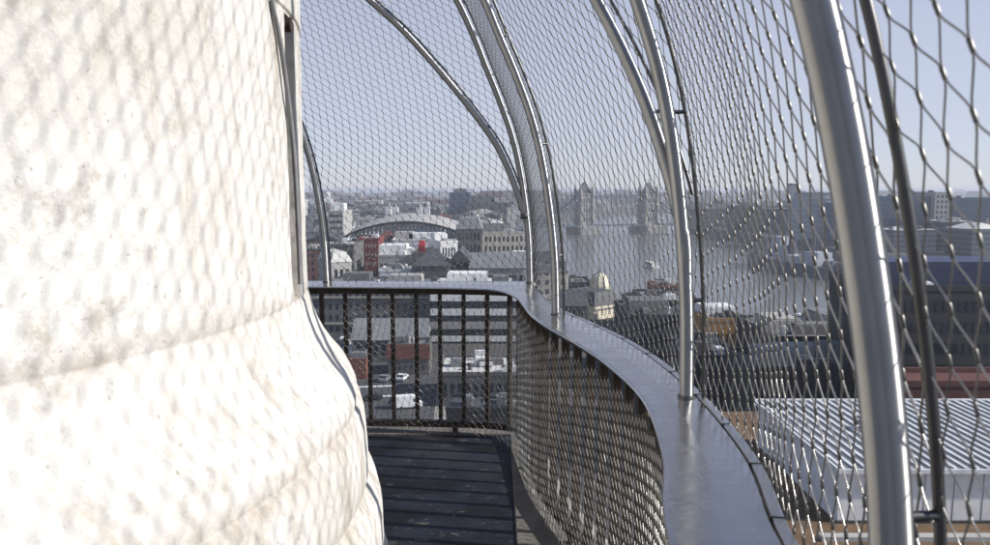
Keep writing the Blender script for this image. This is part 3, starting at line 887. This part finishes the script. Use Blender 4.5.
# red cover
p = at_y(422,254,262); t_ = at_y(422,238,262)
e = empty("red_cover", (p.x,262,p.z), "bright red sheeted rooftop cover rising among white roofs", "rooftop cover")
H = t_.z-p.z
m = MB(); m.frustum(-1.4,1.1,-1.2,1.2,0,H*.55,.12); m.gable(-1.2,1.3,-1.1,1.1,H*.55+.01,H*.86,0,'x',.4); m.build("red_sheeting", M['red'], e)
m = MB()
for q_ in (-1.2,-.4,.4,1.2): m.box(q_-.05,q_+.05,-1.3,-1.22,.1,H*.5)
m.build("scaffold_poles", M['darkwall'], e)
m = MB(); m.cyl(-.9,0,-6,-.01,.35,.35,8); m.build("mast", M['darkwall'], e)
bld("roof_under_cover", "grey block that carries the bright red cover on its roof", 412, 436, 254.5, 258, 14, 'greystone','flat','slate', rows=3, cols=6)

# riverside, side panel
cream_b = bld("cream_corner_block", "cream stone corner building with black mansard roof below the bridge, by the river", 589, 627, 305, 250, 16, 'cream','mansard','slate', rh=4.5, rows=4, cols=6, wf=.35, hf=.5, side=(4,4), extras=(('cornice',.75,'limestone'),))
cream_b.rotation_euler = (0,0,math.radians(38))
p = at_y(600,291,285); t_ = at_y(600,272,285)
e = empty("cream_dome", (p.x,285,ZG), "cream rounded turret roof rising behind the black mansard", "turret")
zz = p.z-ZG; hh = t_.z-p.z
m = MB(); m.cyl(0,0,0,zz,3.6,3.6,20); m.build("turret_wall", M['limestone'], e)
m = MB(); m.lathe([(3.9,zz+.01),(4.0,zz+hh*.3),(3.7,zz+hh*.55),(2.9,zz+hh*.78),(1.5,zz+hh*.94),(0,zz+hh)],0,0,10); m.sm = [False]*len(m.sm); m.build("dome", M['cream'], e)
m = MB()
for q_ in range(10):
    a_ = 2*math.pi*q_/10; m.sweep([(r_*math.cos(a_),r_*math.sin(a_),zz+hh*t_) for r_, t_ in ((3.98,.02),(4.05,.3),(3.76,.55),(2.95,.78),(1.55,.94),(.1,1.0))],.14,6)
m.cyl(0,0,zz+hh*.98,zz+hh+1.6,.5,.35,8); m.cyl(0,0,zz+hh+1.61,zz+hh+3,.35,.03,8)
m.build("dome_ribs", M['lead'], e)
FOOT.append((p.x-6,p.x+6,279,291))
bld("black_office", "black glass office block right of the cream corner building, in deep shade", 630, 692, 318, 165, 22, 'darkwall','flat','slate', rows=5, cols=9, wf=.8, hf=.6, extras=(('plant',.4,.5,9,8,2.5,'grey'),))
bld("quay_office", "grey flat-roofed quayside office behind the black glass block", 648, 700, 303, 195, 22, 'darkwall','flat','lead', rows=4, cols=9, extras=())
bld("red_quay_house", "small red brick flat-roofed house on the quay at the river's edge", 655, 680, 288, 232, 12, 'brick','flat','lead', rows=2, cols=5)
bld("ochre_warehouse", "ochre brick warehouse with a flat roof in the middle of the netting, before the river", 704, 748, 322, 150, 16, 'orange','flat','lead', rows=2, cols=8, wf=.4, hf=.5, extras=(('plant',.5,.5,7,6,2,'white'),))
bld("white_quay_block", "small white-roofed block just right below the ochre warehouse", 748, 776, 338, 152, 12, 'darkwall','flat','white', rows=3, cols=5, extras=(('plant',.5,.5,5,5,2,'white'),))
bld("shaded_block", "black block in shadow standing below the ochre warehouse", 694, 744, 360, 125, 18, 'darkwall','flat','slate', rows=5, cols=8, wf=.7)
bld("dark_roofscape", "dark flat-roofed block between ochre warehouse and white shed", 754, 862, 372, 108, 14, 'darkwall','flat','grey', rows=3, cols=14, wf=.6, extras=(('plant',.25,.3,5,6,2.5,'lead'),('plant',.6,.6,8,5,2,'concrete'),('plant',.85,.4,4,4,3,'grey')))
bld("piped_roof", "grey roof crowded with pipes and vents behind the nearest post", 776, 900, 341, 126, 22, 'darkwall','flat','lead', rows=4, cols=14, extras=(('plant',.2,.5,6,8,2.2,'concrete'),('plant',.45,.3,9,4,1.6,'grey'),('plant',.7,.6,6,9,2.6,'lead'),('plant',.9,.3,4,4,2,'white')))
bld("navy_office", "near-black office tower with a dark blue roof at the right edge", 893, 1040, 291, 104, 20, 'darkwall','flat','bluesheet', rows=9, cols=18, wf=.7, hf=.5, extras=(('plant',.55,.4,22,10,3.4,'bluesheet'),))
bld("red_parapet_block", "long red-brown roofed block directly behind the white shed", 893, 1060, 387, 90, 7, 'redroof','flat','redroof', rows=2, cols=16, units=0)
bld("slate_quay_house", "slate-roofed dark house left of the cream corner building, beside the slim post", 560, 588, 306, 215, 14, 'greystone','gable','slate', rh=4, rows=3, cols=5)
bld("low_quay_shed", "low dark flat-roofed shed behind the slate-roofed house, left of the cream dome", 558, 592, 284, 300, 20, 'darkwall','flat','grey', rows=3, cols=8)
bld("stepped_quay_block", "brown quay block between the cream corner building and the black glass office", 628, 650, 301, 225, 12, 'greystone','flat','slate', rows=4, cols=4)
bld("long_quay_block", "long dark block on the quay near the moored boats, left of the slim post", 528, 566, 262, 400, 24, 'greystone','hip','slate', rh=5, rows=4, cols=12)
bld("lane_block", "dark block below the cream corner building, touching the curving coping in view", 600, 640, 350, 172, 14, 'darkwall','flat','slate', rows=3, cols=7)
# south bank
bld("glass_office", "blue glass office slab across the river at the right edge, with pale vertical fins", 880, 935, 197, 560, 40, 'bluegl','flat','grey', rows=10, cols=10, wf=.85, hf=.35, zb=ZG, glassm='darkwall')
bld("pale_core_office", "pale concrete tower core between two blue glass offices across the river", 935.5, 950, 193, 555, 40, 'concrete','flat','grey', rows=10, cols=3)
bld("wide_glass_office", "widest blue glass office across the river, cut by the right edge of the picture", 950.5, 1060, 199, 560, 45, 'bluegl','flat','grey', rows=10, cols=18, wf=.85, hf=.35, glassm='darkwall')
bld("dark_bank_office", "dark glass block on the far bank directly behind the warship's stern", 842, 880, 204, 600, 40, 'bluegl','flat','slate', rows=8, cols=9, wf=.8, hf=.35, glassm='darkwall')
bld("brick_wharf", "brown brick wharf on the far bank beside the bridge's right end", 690, 735, 209, 830, 30, 'greystone','gable','slate', rh=6, rows=5, cols=14)
bld("grey_wharf", "long grey wharf building on the far bank left of the round glass hall", 736, 792, 207, 760, 30, 'darkwall','flat','lead', rows=6, cols=16, extras=(('plant',.3,.5,14,10,4,'grey'),('plant',.7,.5,10,10,6,'concrete')))
bld("bank_tower", "slender grey tower on the hazy skyline above the warship", 792, 799, 184, 1300, 20, 'greystone','flat','grey', rows=12, cols=3)
# leaning round glass hall
c = at_y(818,225,650)
e = empty("round_glass_hall", (c.x,650,ZG), "round bulging glass hall with stepped pale floors on the far bank", "building")
Hc = at_y(818,192,650).z-ZG
m = MB(); m2 = MB()
for k in range(9):
    t = k/9; r = 17+7*math.sin(math.pi*min(1,t*.8+.15)); z = Hc*t
    m.cyl(0,t*9,z,z+Hc/9-.9,r-.8,r-.8,32); m2.cyl(0,t*9,z+Hc/9-.89,z+Hc/9-.01,r,r,32)
m.build("glazing", M['glasspale'], e); m2.build("floor_band", M['concrete'], e)
FOOT.append((c.x-28,c.x+28,620,690))

# white ribbed shed on the brown roof
Yf = 55.0
fl = at_y(840,468,Yf); zr = fl.z
bk = at_z(755,402,zr); zb_ = at_y(840,523,Yf).z
xl, xr, Yb = fl.x, fl.x+42, bk.y
e = empty("ribbed_shed", (xl,Yf,zb_), "white panelled rooftop shed with a grey ribbed metal roof, bottom right", "shed")
Hs = zr-zb_
m = MB(); m.box(0,xr-xl,0,Yb-Yf,.02,Hs-.12); m.build("wall", M['white'], e)
m = MB(); m.box(-.025,.025,-.02,.03,.03,Hs-.2)
pj = m.build("panel_joint", M['grey'], e); x = 2.1; k = 0
while x < xr-xl:
    o = pj if k == 0 else copy_obj(pj, e)
    o.location = (x,0,0); x += 2.25; k += 1
m = MB(); m.box(-.25,xr-xl,-.35,Yb-Yf+.2,Hs-.118,Hs+.02); m.build("roof", M['shedroof'], e)
m = MB(); x = .05; 
while x < xr-xl-.2: m.box(x,x+.24,-.34,Yb-Yf+.19,Hs+.021,Hs+.14); x += .85
m.build("roof_ribs", M['rib'], e)
for vx, vy in ((6.2,9.),(14.,11.5),(23.,7.),(31.,12.)):
    m = MB(); m.cyl(vx,vy,Hs+.022,Hs+.75,.32,.28,12); m.cyl(vx,vy,Hs+.751,Hs+.95,.5,.42,12); m.box(vx-.5,vx+.5,vy-.5,vy+.5,Hs+.021,Hs+.2); m.build("roof_vent", M['lead'], e)
m = MB(); m.box(-.42,xr-xl,-.52,-.355,Hs-.28,Hs+.06); m.box(-.44,-.26,-.35,Yb-Yf+.2,Hs-.2,Hs+.16); m.box(-.25,xr-xl,Yb-Yf+.205,Yb-Yf+.5,Hs-.1,Hs+.2); m.build("gutter", M['rib'], e)
m = MB(); m.box(-.1,xr-xl,-.12,-.005,.0,.22); m.build("base_flashing", M['slate'], e)
e = empty("brown_roof_block", (xl-9,40,ZG), "block with an orange-brown gravel roof that carries the white shed", "building")
m = MB(); m.box(0,60,0,44,.0,zb_-ZG-.25); m.build("wall", M['darkwall'], e)
m = MB(); m.box(0,60,0,44,zb_-ZG-.245,zb_-ZG-.01); m.build("roof", M['brownroof'], e)
m = MB(); m.box(6.5,60,11.9,12.6,zb_-ZG-.008,zb_-ZG+.35); m.build("coping", M['concrete'], e)
windows(e, 2, 58, 2, zb_-ZG-1, 0, 4, 14, .6, .5)
FOOT.append((xl-12,xl+60,36,90))

# ------------------------------------------------------------------ bascule bridge
e = empty("bascule_bridge", (0,0,ZW), "stone towered bascule bridge with high twin walkways, faint across the river", "bridge")
n_t = at_y(583.5,232,870); s_t = at_y(647.5,232,895)
ax_ = V((s_t.x-n_t.x, s_t.y-n_t.y, 0)).normalized(); pp = V((-ax_.y,ax_.x,0))
def btower(c, nm):
    m = MB(); hw = 9.0
    def q(a, b): return (c.x+ax_.x*a+pp.x*b, c.y+ax_.y*a+pp.y*b)
    def rect(h, h2): return [q(-h,-h2),q(h,-h2),q(h,h2),q(-h,h2)]
    m.prism(rect(13,22), -.5, 9.0)
    m.prism(rect(8.2,8.2), 9.01, 46)
    m.prism(rect(8.8,8.8), 22, 23); m.prism(rect(8.8,8.8), 33, 34); m.prism(rect(9,9), 45, 46.4)
    o = m.build("tower", M['tan'], e)
    m = MB()
    for a in (-7.6,7.6):
        for b in (-7.6,7.6):
            x, y = q(a,b); m.cyl(x,y,9.01,50,2.1,2.1,10); m.cyl(x,y,50,58,2.2,.1,10)
    m.build("turret", M['tan'], o)
    m = MB(); r = rect(6.6,6.6); mx = q(0,0)
    vs = [(p[0],p[1],46.45) for p in r]; t2 = [(mx[0]+(p[0]-mx[0])*.25, mx[1]+(p[1]-mx[1])*.25, 59) for p in r]
    m.add(vs+t2, [(0,1,5,4),(1,2,6,5),(2,3,7,6),(3,0,4,7),(4,5,6,7)])
    m.cyl(mx[0],mx[1],59,65,.6,.1,8)
    m.build("roof", M['slate'], o)
    m = MB()
    for lv in (14,25,36):
        for k in (-3,0,3):
            x, y = q(k,-8.26); m.box(x-.7,x+.7,y-.15,y+.15,lv,lv+5)
    m.build("tower_windows", M['glass'], o)
btower(n_t,'n'); btower(s_t,'s')
def beam(mb, a, b, w, h0, h1):
    d = (b-a).normalized(); n_ = V((-d.y,d.x,0))
    mb.prism([a+n_*w,a-n_*w,b-n_*w,b+n_*w][::-1], h0, h1)
nt, stt = V((n_t.x,n_t.y,0)), V((s_t.x,s_t.y,0))
for s_ in (-5,5):
    m = MB(); beam(m, nt+ax_*8.4+pp*s_, stt-ax_*8.4+pp*s_, 1.6, 41, 44.2); m.build("walkway", M['bridgeblue'], e)
m = MB(); beam(m, nt+ax_*13.1, stt-ax_*13.1, 8, 8.4, 10.4); m.build("bascule_deck", M['bridgeblue'], e)
na, sa = nt-ax_*92, stt+ax_*92
m = MB(); beam(m, na, nt-ax_*13.1, 8, 8.2, 10.2); m.build("side_span", M['bridgeblue'], e)
m = MB(); beam(m, stt+ax_*13.1, sa, 8, 8.2, 10.2); m.build("side_span", M['bridgeblue'], e)
for (t0, sg, ab) in ((nt,-1,na),(stt,1,sa)):
    for s_ in (-7.5,7.5):
        m = MB(); top_ = []; bot = []
        for k in range(13):
            t = k/12; p = t0+ax_*(sg*(8.4+(82-8.4)*t))+pp*s_
            z = 41*(1-t)**2*1.0+13*t*(1-t)*.6+22*t*t
            top_.append(V((p.x,p.y,z+1.2)))
        m.sweep(top_, 1.0, 6); 
        for k in range(1,12): m.sweep([top_[k], V((top_[k].x,top_[k].y,10))], .25, 4)
        m.build("suspension_chain", M['bridgeblue'], e)
    m = MB(); c = ab
    def q(a, b): return c+ax_*a+pp*b
    m.prism([q(-5,-9),q(5,-9),q(5,9),q(-5,9)], -.5, 26)
    m.prism([q(-3.5,-6),q(3.5,-6),q(3.5,6),q(-3.5,6)], 26.01, 31)
    m.build("abutment_tower", M['tan'], e)

# ------------------------------------------------------------------ moored warship
wb = at_z(852,281,ZW); ws = at_z(752,264,ZW)
ln = 108.0
e = empty("moored_warship", (190,466,ZW), "long grey gun cruiser moored on the river at right, behind the netting", "warship")
e.rotation_euler = (0,0,math.radians(104))
m = MB(); L2 = ln/2; secs = []
for k in range(25):
    t = k/24; x = -L2+ln*t
    w = 9.0*min(1,(math.sin(math.pi*min(1,(1-t)*1.9)/2))**.8)*min(1,.55+t*3) if t < 1 else .15
    w = max(.15, w); zt = 6.0+2.6*max(0,t-.55)**1.5*3
    secs.append([V((x,-w*.8,-1)),V((x,w*.8,-1)),V((x,w,zt)),V((x,-w,zt))])
strip(m, secs); m.build("hull", M['shipgrey'], e)
m = MB()
m.box(-26,35,-6,6,6.1,10.5); m.box(8,26,-5,5,10.51,16); m.box(12,22,-4,4,16.01,21); m.box(-26,-10,-5,5,10.51,14)
m.build("superstructure", M['shippale'], e)
for x in (-12,6):
    m = MB(); m.sweep([(x,0,10.52),(x-1.5,0,22)],[2.6,2.3],14); m.build("funnel", M['shipdark'], e)
for x in (-18,12):
    m = MB(); m.cyl(x,0,10.5,38,.45,.2,8); m.sweep([(x,-3.5,30),(x,3.5,30)],.2,6); m.sweep([(x-3,2,14),(x,0,28)],.2,6); m.sweep([(x-3,-2,14),(x,0,28)],.2,6); m.build("mast", M['shipdark'], e)
for x, z, s_ in ((40,7.2,1),(31,10.55,1),(-33,6.3,-1),(-43,6.1,-1)):
    m = MB(); m.frustum(x-4.5,x+4.5,-4,4,z,z+3.2,.8)
    for yy in (-1.8,0,1.8): m.sweep([(x+s_*4,yy,z+1.8),(x+s_*12,yy,z+2.6)],.3,6)
    m.build("gun_turret", M['shipdark'], e)
# tour boat
p = at_z(650,267,ZW)
e = empty("white_tour_boat", (p.x,p.y,ZW), "small white tour boat under way in mid river", "boat")
e.rotation_euler = (0,0,math.radians(100))
m = MB(); secs = []
for k in range(9):
    t = k/8; x = -11+22*t; w = 2.4*(1-max(0,t-.6)**2*5.5)
    secs.append([V((x,-w*.8,-.3)),V((x,w*.8,-.3)),V((x,w,1.5+t*.5)),V((x,-w,1.5+t*.5))])
strip(m, secs); m.build("hull", M['white'], e)
m = MB(); m.box(-8,5,-1.9,1.9,1.7,3.6); m.build("cabin", M['white2'], e)
m = MB(); m.box(-7.5,4.8,-1.95,1.95,2.4,3.2); m.build("cabin_windows", M['glass'], e)

# ------------------------------------------------------------------ vehicles in the street
def car(px, py, label, paint, ang, van=False):
    p = at_z(px, py, ZG)
    e = empty("delivery_van" if van else "parked_car", (p.x,p.y,ZG+.02), label, "van" if van else "car", "vehicles in the street below")
    e.rotation_euler = (0,0,math.radians(ang))
    m = MB()
    if van: pf = [(-2.9,.4),(2.8,.4),(2.85,1.1),(2.2,1.35),(1.5,2.35),(1.2,2.6),(-2.9,2.6)]
    else: pf = [(-2.1,.35),(2.1,.35),(2.15,.75),(1.3,.95),(.6,1.4),(-1.1,1.45),(-1.8,1.0),(-2.15,.9)]
    w = .95
    n = len(pf)
    vs = [(x,-w,z) for x,z in pf]+[(x,w,z) for x,z in pf]
    m.add(vs, [tuple(range(n)),tuple(reversed(range(n,2*n)))]+[(i,n+i,n+(i+1)%n,(i+1)%n) for i in range(n)])
    m.build("body", M[paint], e)
    m = MB()
    if van:
        m.box(1.0,1.7,-w-.01,w+.01,1.45,2.1); m.add([(2.22,-.85,1.38),(2.22,.85,1.38),(1.56,.8,2.32),(1.56,-.8,2.32)],[(0,1,2,3)])
    else:
        m.box(-1.2,.65,-w-.01,w+.01,.98,1.33); m.add([(1.27,-.85,1.0),(1.27,.85,1.0),(.66,.8,1.4),(.66,-.8,1.4)],[(0,1,2,3)]); m.add([(-1.8,-.8,1.06),(-1.8,.8,1.06),(-1.16,.8,1.46),(-1.16,-.8,1.46)],[(3,2,1,0)])
    m.build("windows", M['glass'], e)
    for x in (-1.4,1.4):
        for y in (-.85,.85):
            m = MB(); m.sweep([(x,y-.12,.33),(x,y+.12,.33)],.33,14); m.build("wheel", M['tyre'], e)
car(354,357,"white delivery van at the left end of the street by the stone drum","carwhite",5,True)
car(385,381,"pale car on the street below, left one of two standing side by side","carsilver",80)
car(402,380,"white car on the street below, right one of two standing side by side","carwhite",80)
car(372,400,"black car on the street nearest to the far railing's foot","carblack",20)
car(408,408,"white van passing low in front of the railing bars","carwhite",12,True)

# ------------------------------------------------------------------ general city
walls = {
 'pale stone': facade_material("pale_stone_facade",(.40,.38,.34)),
 'grey': facade_material("grey_facade",(.22,.22,.22),pu=2.6),
 'white': facade_material("white_facade",(.62,.61,.58),pu=3.6),
 'brick': facade_material("brick_facade",(.21,.10,.07),pu=2.8),
 'brown': facade_material("brown_facade",(.22,.17,.12),pu=3.0),
 'dark glass': facade_material("glass_facade",(.07,.085,.10),(.03,.04,.06),2.0,3.6,.8,.7,.4),
}
roofs = {'grey': M['grey'], 'lead': M['lead'], 'white': M['white2'], 'slate': M['slate'], 'brown': M['redroof']}
nbx = lambda Y: next((a.x+(b.x-a.x)*(Y-a.y)/(b.y-a.y) for a, b in zip(nb, nb[1:]) if a.y <= Y <= b.y), 60)
sbx = lambda Y: next((a.x+(b.x-a.x)*(Y-a.y)/(b.y-a.y) for a, b in zip(sb, sb[1:]) if a.y <= Y <= b.y), 300)
def proj(p):
    x, y, z = p[0], p[1], p[2]-EYE
    d = y*CP - z*SP; w = y*SP + z*CP
    return 495+F*x/d, 272.5-F*w/d
cand = []
rs = random.Random(11)
def try_place(x, Y, w, dp, hmax, hmin=9):
    x0, x1, y0, y1 = x-w/2, x+w/2, Y, Y+dp
    px, _ = proj((x,Y,-20))
    if px < 318 or px > 1010: return False
    for f in FOOT:
        if x0 < f[1] and x1 > f[0] and y0 < f[3] and y1 > f[2]: return False
    FOOT.append((x0-3,x1+3,y0-3,y1+3))
    cand.append((x, Y, w, dp, rs.uniform(hmin,hmax)))
    return True
tries = 0
while len(cand) < 95 and tries < 4000:
    tries += 1
    Y = 225*math.exp(rs.random()*math.log(1150/225)); x = rs.uniform(-.26*Y, nbx(Y)-14)
    w = rs.uniform(14,34); dp = rs.uniform(12,26)
    if x+w/2 > nbx(Y)-5 or abs(Y-880) < 25 and x > 30: continue
    if Y < 240 and x < 8: continue
    if Y < 330 and .07 < x/Y < .28: continue
    try_place(x, Y, w, dp, 17 if Y < 400 else 20)
n1 = len(cand); tries = 0
while len(cand) < n1+65 and tries < 3000:
    tries += 1
    Y = 480*math.exp(rs.random()*math.log(1300/480)); x = rs.uniform(sbx(Y)+14, .72*Y)
    if x-20 < sbx(Y): continue
    try_place(x, Y, rs.uniform(16,40), rs.uniform(14,30), 27, 12)
n2 = len(cand); tries = 0
while len(cand) < n2+14 and tries < 1500:
    tries += 1
    Y = rs.uniform(110,420); x = rs.uniform(.13*Y, nbx(Y)-12)
    if x/Y < .28: continue
    try_place(x, Y, rs.uniform(11,20), rs.uniform(10,18), 16, 8)
info = []
for x, Y, w, dp, h in cand:
    wk = rs.choice(['pale stone','pale stone','grey','white','brick','brown','dark glass'] if x < nbx(Y) else ['dark glass','grey','dark glass','brown'])
    rk = rs.choice(['grey','lead','white','grey','slate','slate','slate','brown'] if wk != 'dark glass' else ['grey','white'])
    sty = rs.choice(['flat','flat','pitched','hipped','stepped'])
    px, py = proj((x,Y,ZG+h))
    info.append((px, py, x, Y, w, dp, h, wk, rk, sty))
info.sort()
counts = {}
def zone(px, Y):
    if px < 356: z = "near the far left post"
    elif px < 400: z = "around the dark red block"
    elif px < 450: z = "around the red cover"
    elif px < 530: z = "left of the forked corner post"
    elif px < 585: z = "left of the bridge towers"
    elif px < 686: z = "below the bridge towers"
    elif px < 790: z = "beyond the ochre warehouse"
    elif px < 880: z = "behind the warship"
    else: z = "beyond the blue glass offices"
    return z
keys = [(wk, rk, sty, zone(px,Y), 'distant' if Y > 600 else 'mid-distance') for px,py,x,Y,w,dp,h,wk,rk,sty in info]
ordw = ["leftmost","second from left","third from left","fourth from left","fifth from left"]
for (px,py,x,Y,w,dp,h,wk,rk,sty), key in zip(info, keys):
    tot = keys.count(key); k = counts.get(key,0); counts[key] = k+1
    sn = {'flat':'flat','pitched':'pitched','hipped':'hipped','stepped':'stepped flat'}[sty]
    lab = f"{key[4]} {wk} building, {sn} {rk} roof, {key[3]}"
    if tot > 1: lab += ", "+ordw[min(k,4)]
    near = Y < 600
    if near:
        e = empty("city_building", (x,Y,ZG), lab, "building", "buildings of the city")
        m = MB(); m.box(-w/2,w/2,0,dp,0,h); m.build("wall", walls[wk], e)
        m2 = MB()
    else:
        m = MB(); m.box(-w/2,w/2,0,dp,0,h); m2 = m
    ri = 0 if near else 1
    if sty == 'flat' or sty == 'stepped':
        m2.box(-w/2-.2,w/2+.2,-.2,dp+.2,h+.01,h+.5,ri)
    else:
        m2.gable(-w/2-.3,w/2+.3,-.3,dp+.3,h+.01,h+rs.uniform(3.5,6),ri,rs.choice('xy'), 0 if sty == 'pitched' else w*.25)
    pm = MB() if near else m
    if sty == 'stepped':
        pm.box(-w*.35,w*.2,dp*.2,dp*.8,h+.51,h+3.6,0); pm.box(w*.25,w*.42,dp*.3,dp*.7,h+.51,h+2.4,0)
    elif sty == 'flat':
        pm.box(-w*.1,w*.3,dp*.3,dp*.7,h+.51,h+2.6,0); pm.box(-w*.4,-w*.2,dp*.2,dp*.5,h+.51,h+1.9,0)
    else:
        pm.box(w*.3,w*.3+1.6,dp*.4,dp*.4+1,h+1,h+6.5,0)
    if near:
        m2.build("roof", roofs[rk], e)
        if sty in ('flat','stepped'): clutter(e, w, dp, h+.501, 5 if Y < 400 else 3)
        e.rotation_euler = (0,0,rc.uniform(-.12,.3))
        pm.build("chimney" if sty in ('pitched','hipped') else "plant_room", M[rs.choice(['concrete','white','grey'])], e)
    else:
        o = m.build("city_building", [walls[wk], roofs[rk]], None, (x,Y,ZG))
        o.rotation_euler = (0,0,rc.uniform(-.2,.35))
        tag(o, lab, "building", "buildings of the city")

# far-off city that reads as one hazy mass
m = MB()
rs = random.Random(5)
for k in range(1500):
    Y = 1200*math.exp(rs.random()*math.log(9000/1200)); x = rs.uniform(-.3*Y, .75*Y)
    if nbx(min(Y,2700))-40 < x < sbx(min(Y,2300))+60 and Y < 3000: continue
    w = rs.uniform(20,70); h = rs.uniform(8,24) if rs.random() < .9 else rs.uniform(24,42)
    m.box(x-w/2,x+w/2,Y,Y+rs.uniform(15,50),ZG,ZG+h,rs.randrange(4))
o = m.build("distant_city", [walls['pale stone'],walls['grey'],walls['white'],walls['brick']])
tag(o, "far-off mass of low hazy city buildings along the horizon", "distant city", None, 'stuff')

# ------------------------------------------------------------------ haze
m = MB(); m.box(-11800,11800,-600,11800,ZW-1.0,6.0)
hz = bpy.data.materials.new("haze_air"); hz.use_nodes = True
nt_ = hz.node_tree; nt_.nodes.remove(nt_.nodes['Principled BSDF'])
pv = nt_.nodes.new('ShaderNodeVolumePrincipled')
pv.inputs['Color'].default_value = (.80,.86,.97,1)
pv.inputs['Density'].default_value = 2.4e-4
pv.inputs['Anisotropy'].default_value = 0.1
nt_.links.new(pv.outputs[0], nt_.nodes['Material Output'].inputs['Volume'])
hzo = m.build("haze", hz)
tag(hzo, kind='stuff')

# ------------------------------------------------------------------ light
SUN_AZ = math.radians(99.0)     # clockwise from +Y (view direction): from the right, a little behind
SUN_EL = math.radians(34.0)
to_sun = V((math.sin(SUN_AZ)*math.cos(SUN_EL), math.cos(SUN_AZ)*math.cos(SUN_EL), math.sin(SUN_EL)))
sd = bpy.data.lights.new("sun", 'SUN'); sd.energy = 4.7; sd.angle = math.radians(1.0); sd.color = (1.0,.965,.91)
so_ = bpy.data.objects.new("sun", sd); COL.objects.link(so_)
so_.rotation_euler = to_sun.to_track_quat('Z','Y').to_euler()
so_.location = (30,-5,40)
w = bpy.data.worlds.new("World"); SC.world = w; w.use_nodes = True
wn = w.node_tree; bg = wn.nodes['Background']
sky = wn.nodes.new('ShaderNodeTexSky'); sky.sky_type = 'NISHITA'; sky.sun_disc = False
sky.sun_elevation = SUN_EL; sky.sun_rotation = SUN_AZ
sky.altitude = 60; sky.air_density = .7; sky.dust_density = .3; sky.ozone_density = 5
# thin even veil of high haze over the clear sky
veil = wn.nodes.new('ShaderNodeMix'); veil.data_type = 'RGBA'; veil.inputs[0].default_value = .68
veil.inputs[7].default_value = (4.0,4.0,4.45,1)
tcw = wn.nodes.new('ShaderNodeTexCoord'); sxw = wn.nodes.new('ShaderNodeSeparateXYZ'); wn.links.new(tcw.outputs['Generated'], sxw.inputs[0])
mrw = wn.nodes.new('ShaderNodeMapRange'); mrw.interpolation_type = 'SMOOTHSTEP'
for i_, v_ in ((1,.06),(2,.72),(3,.78),(4,.05)): mrw.inputs[i_].default_value = v_
wn.links.new(sxw.outputs[2], mrw.inputs[0]); wn.links.new(mrw.outputs[0], veil.inputs[0])
wn.links.new(sky.outputs[0], veil.inputs[6]); wn.links.new(veil.outputs[2], bg.inputs[0]); bg.inputs[1].default_value = .12
SC.view_settings.view_transform = 'Standard'
try: SC.view_settings.look = 'None'
except Exception: pass
SC.view_settings.exposure = .42
SC.view_settings.gamma = 1
SC.view_settings.use_curve_mapping = False
SC.cycles.max_bounces = 6
SC.cycles.use_denoising = True
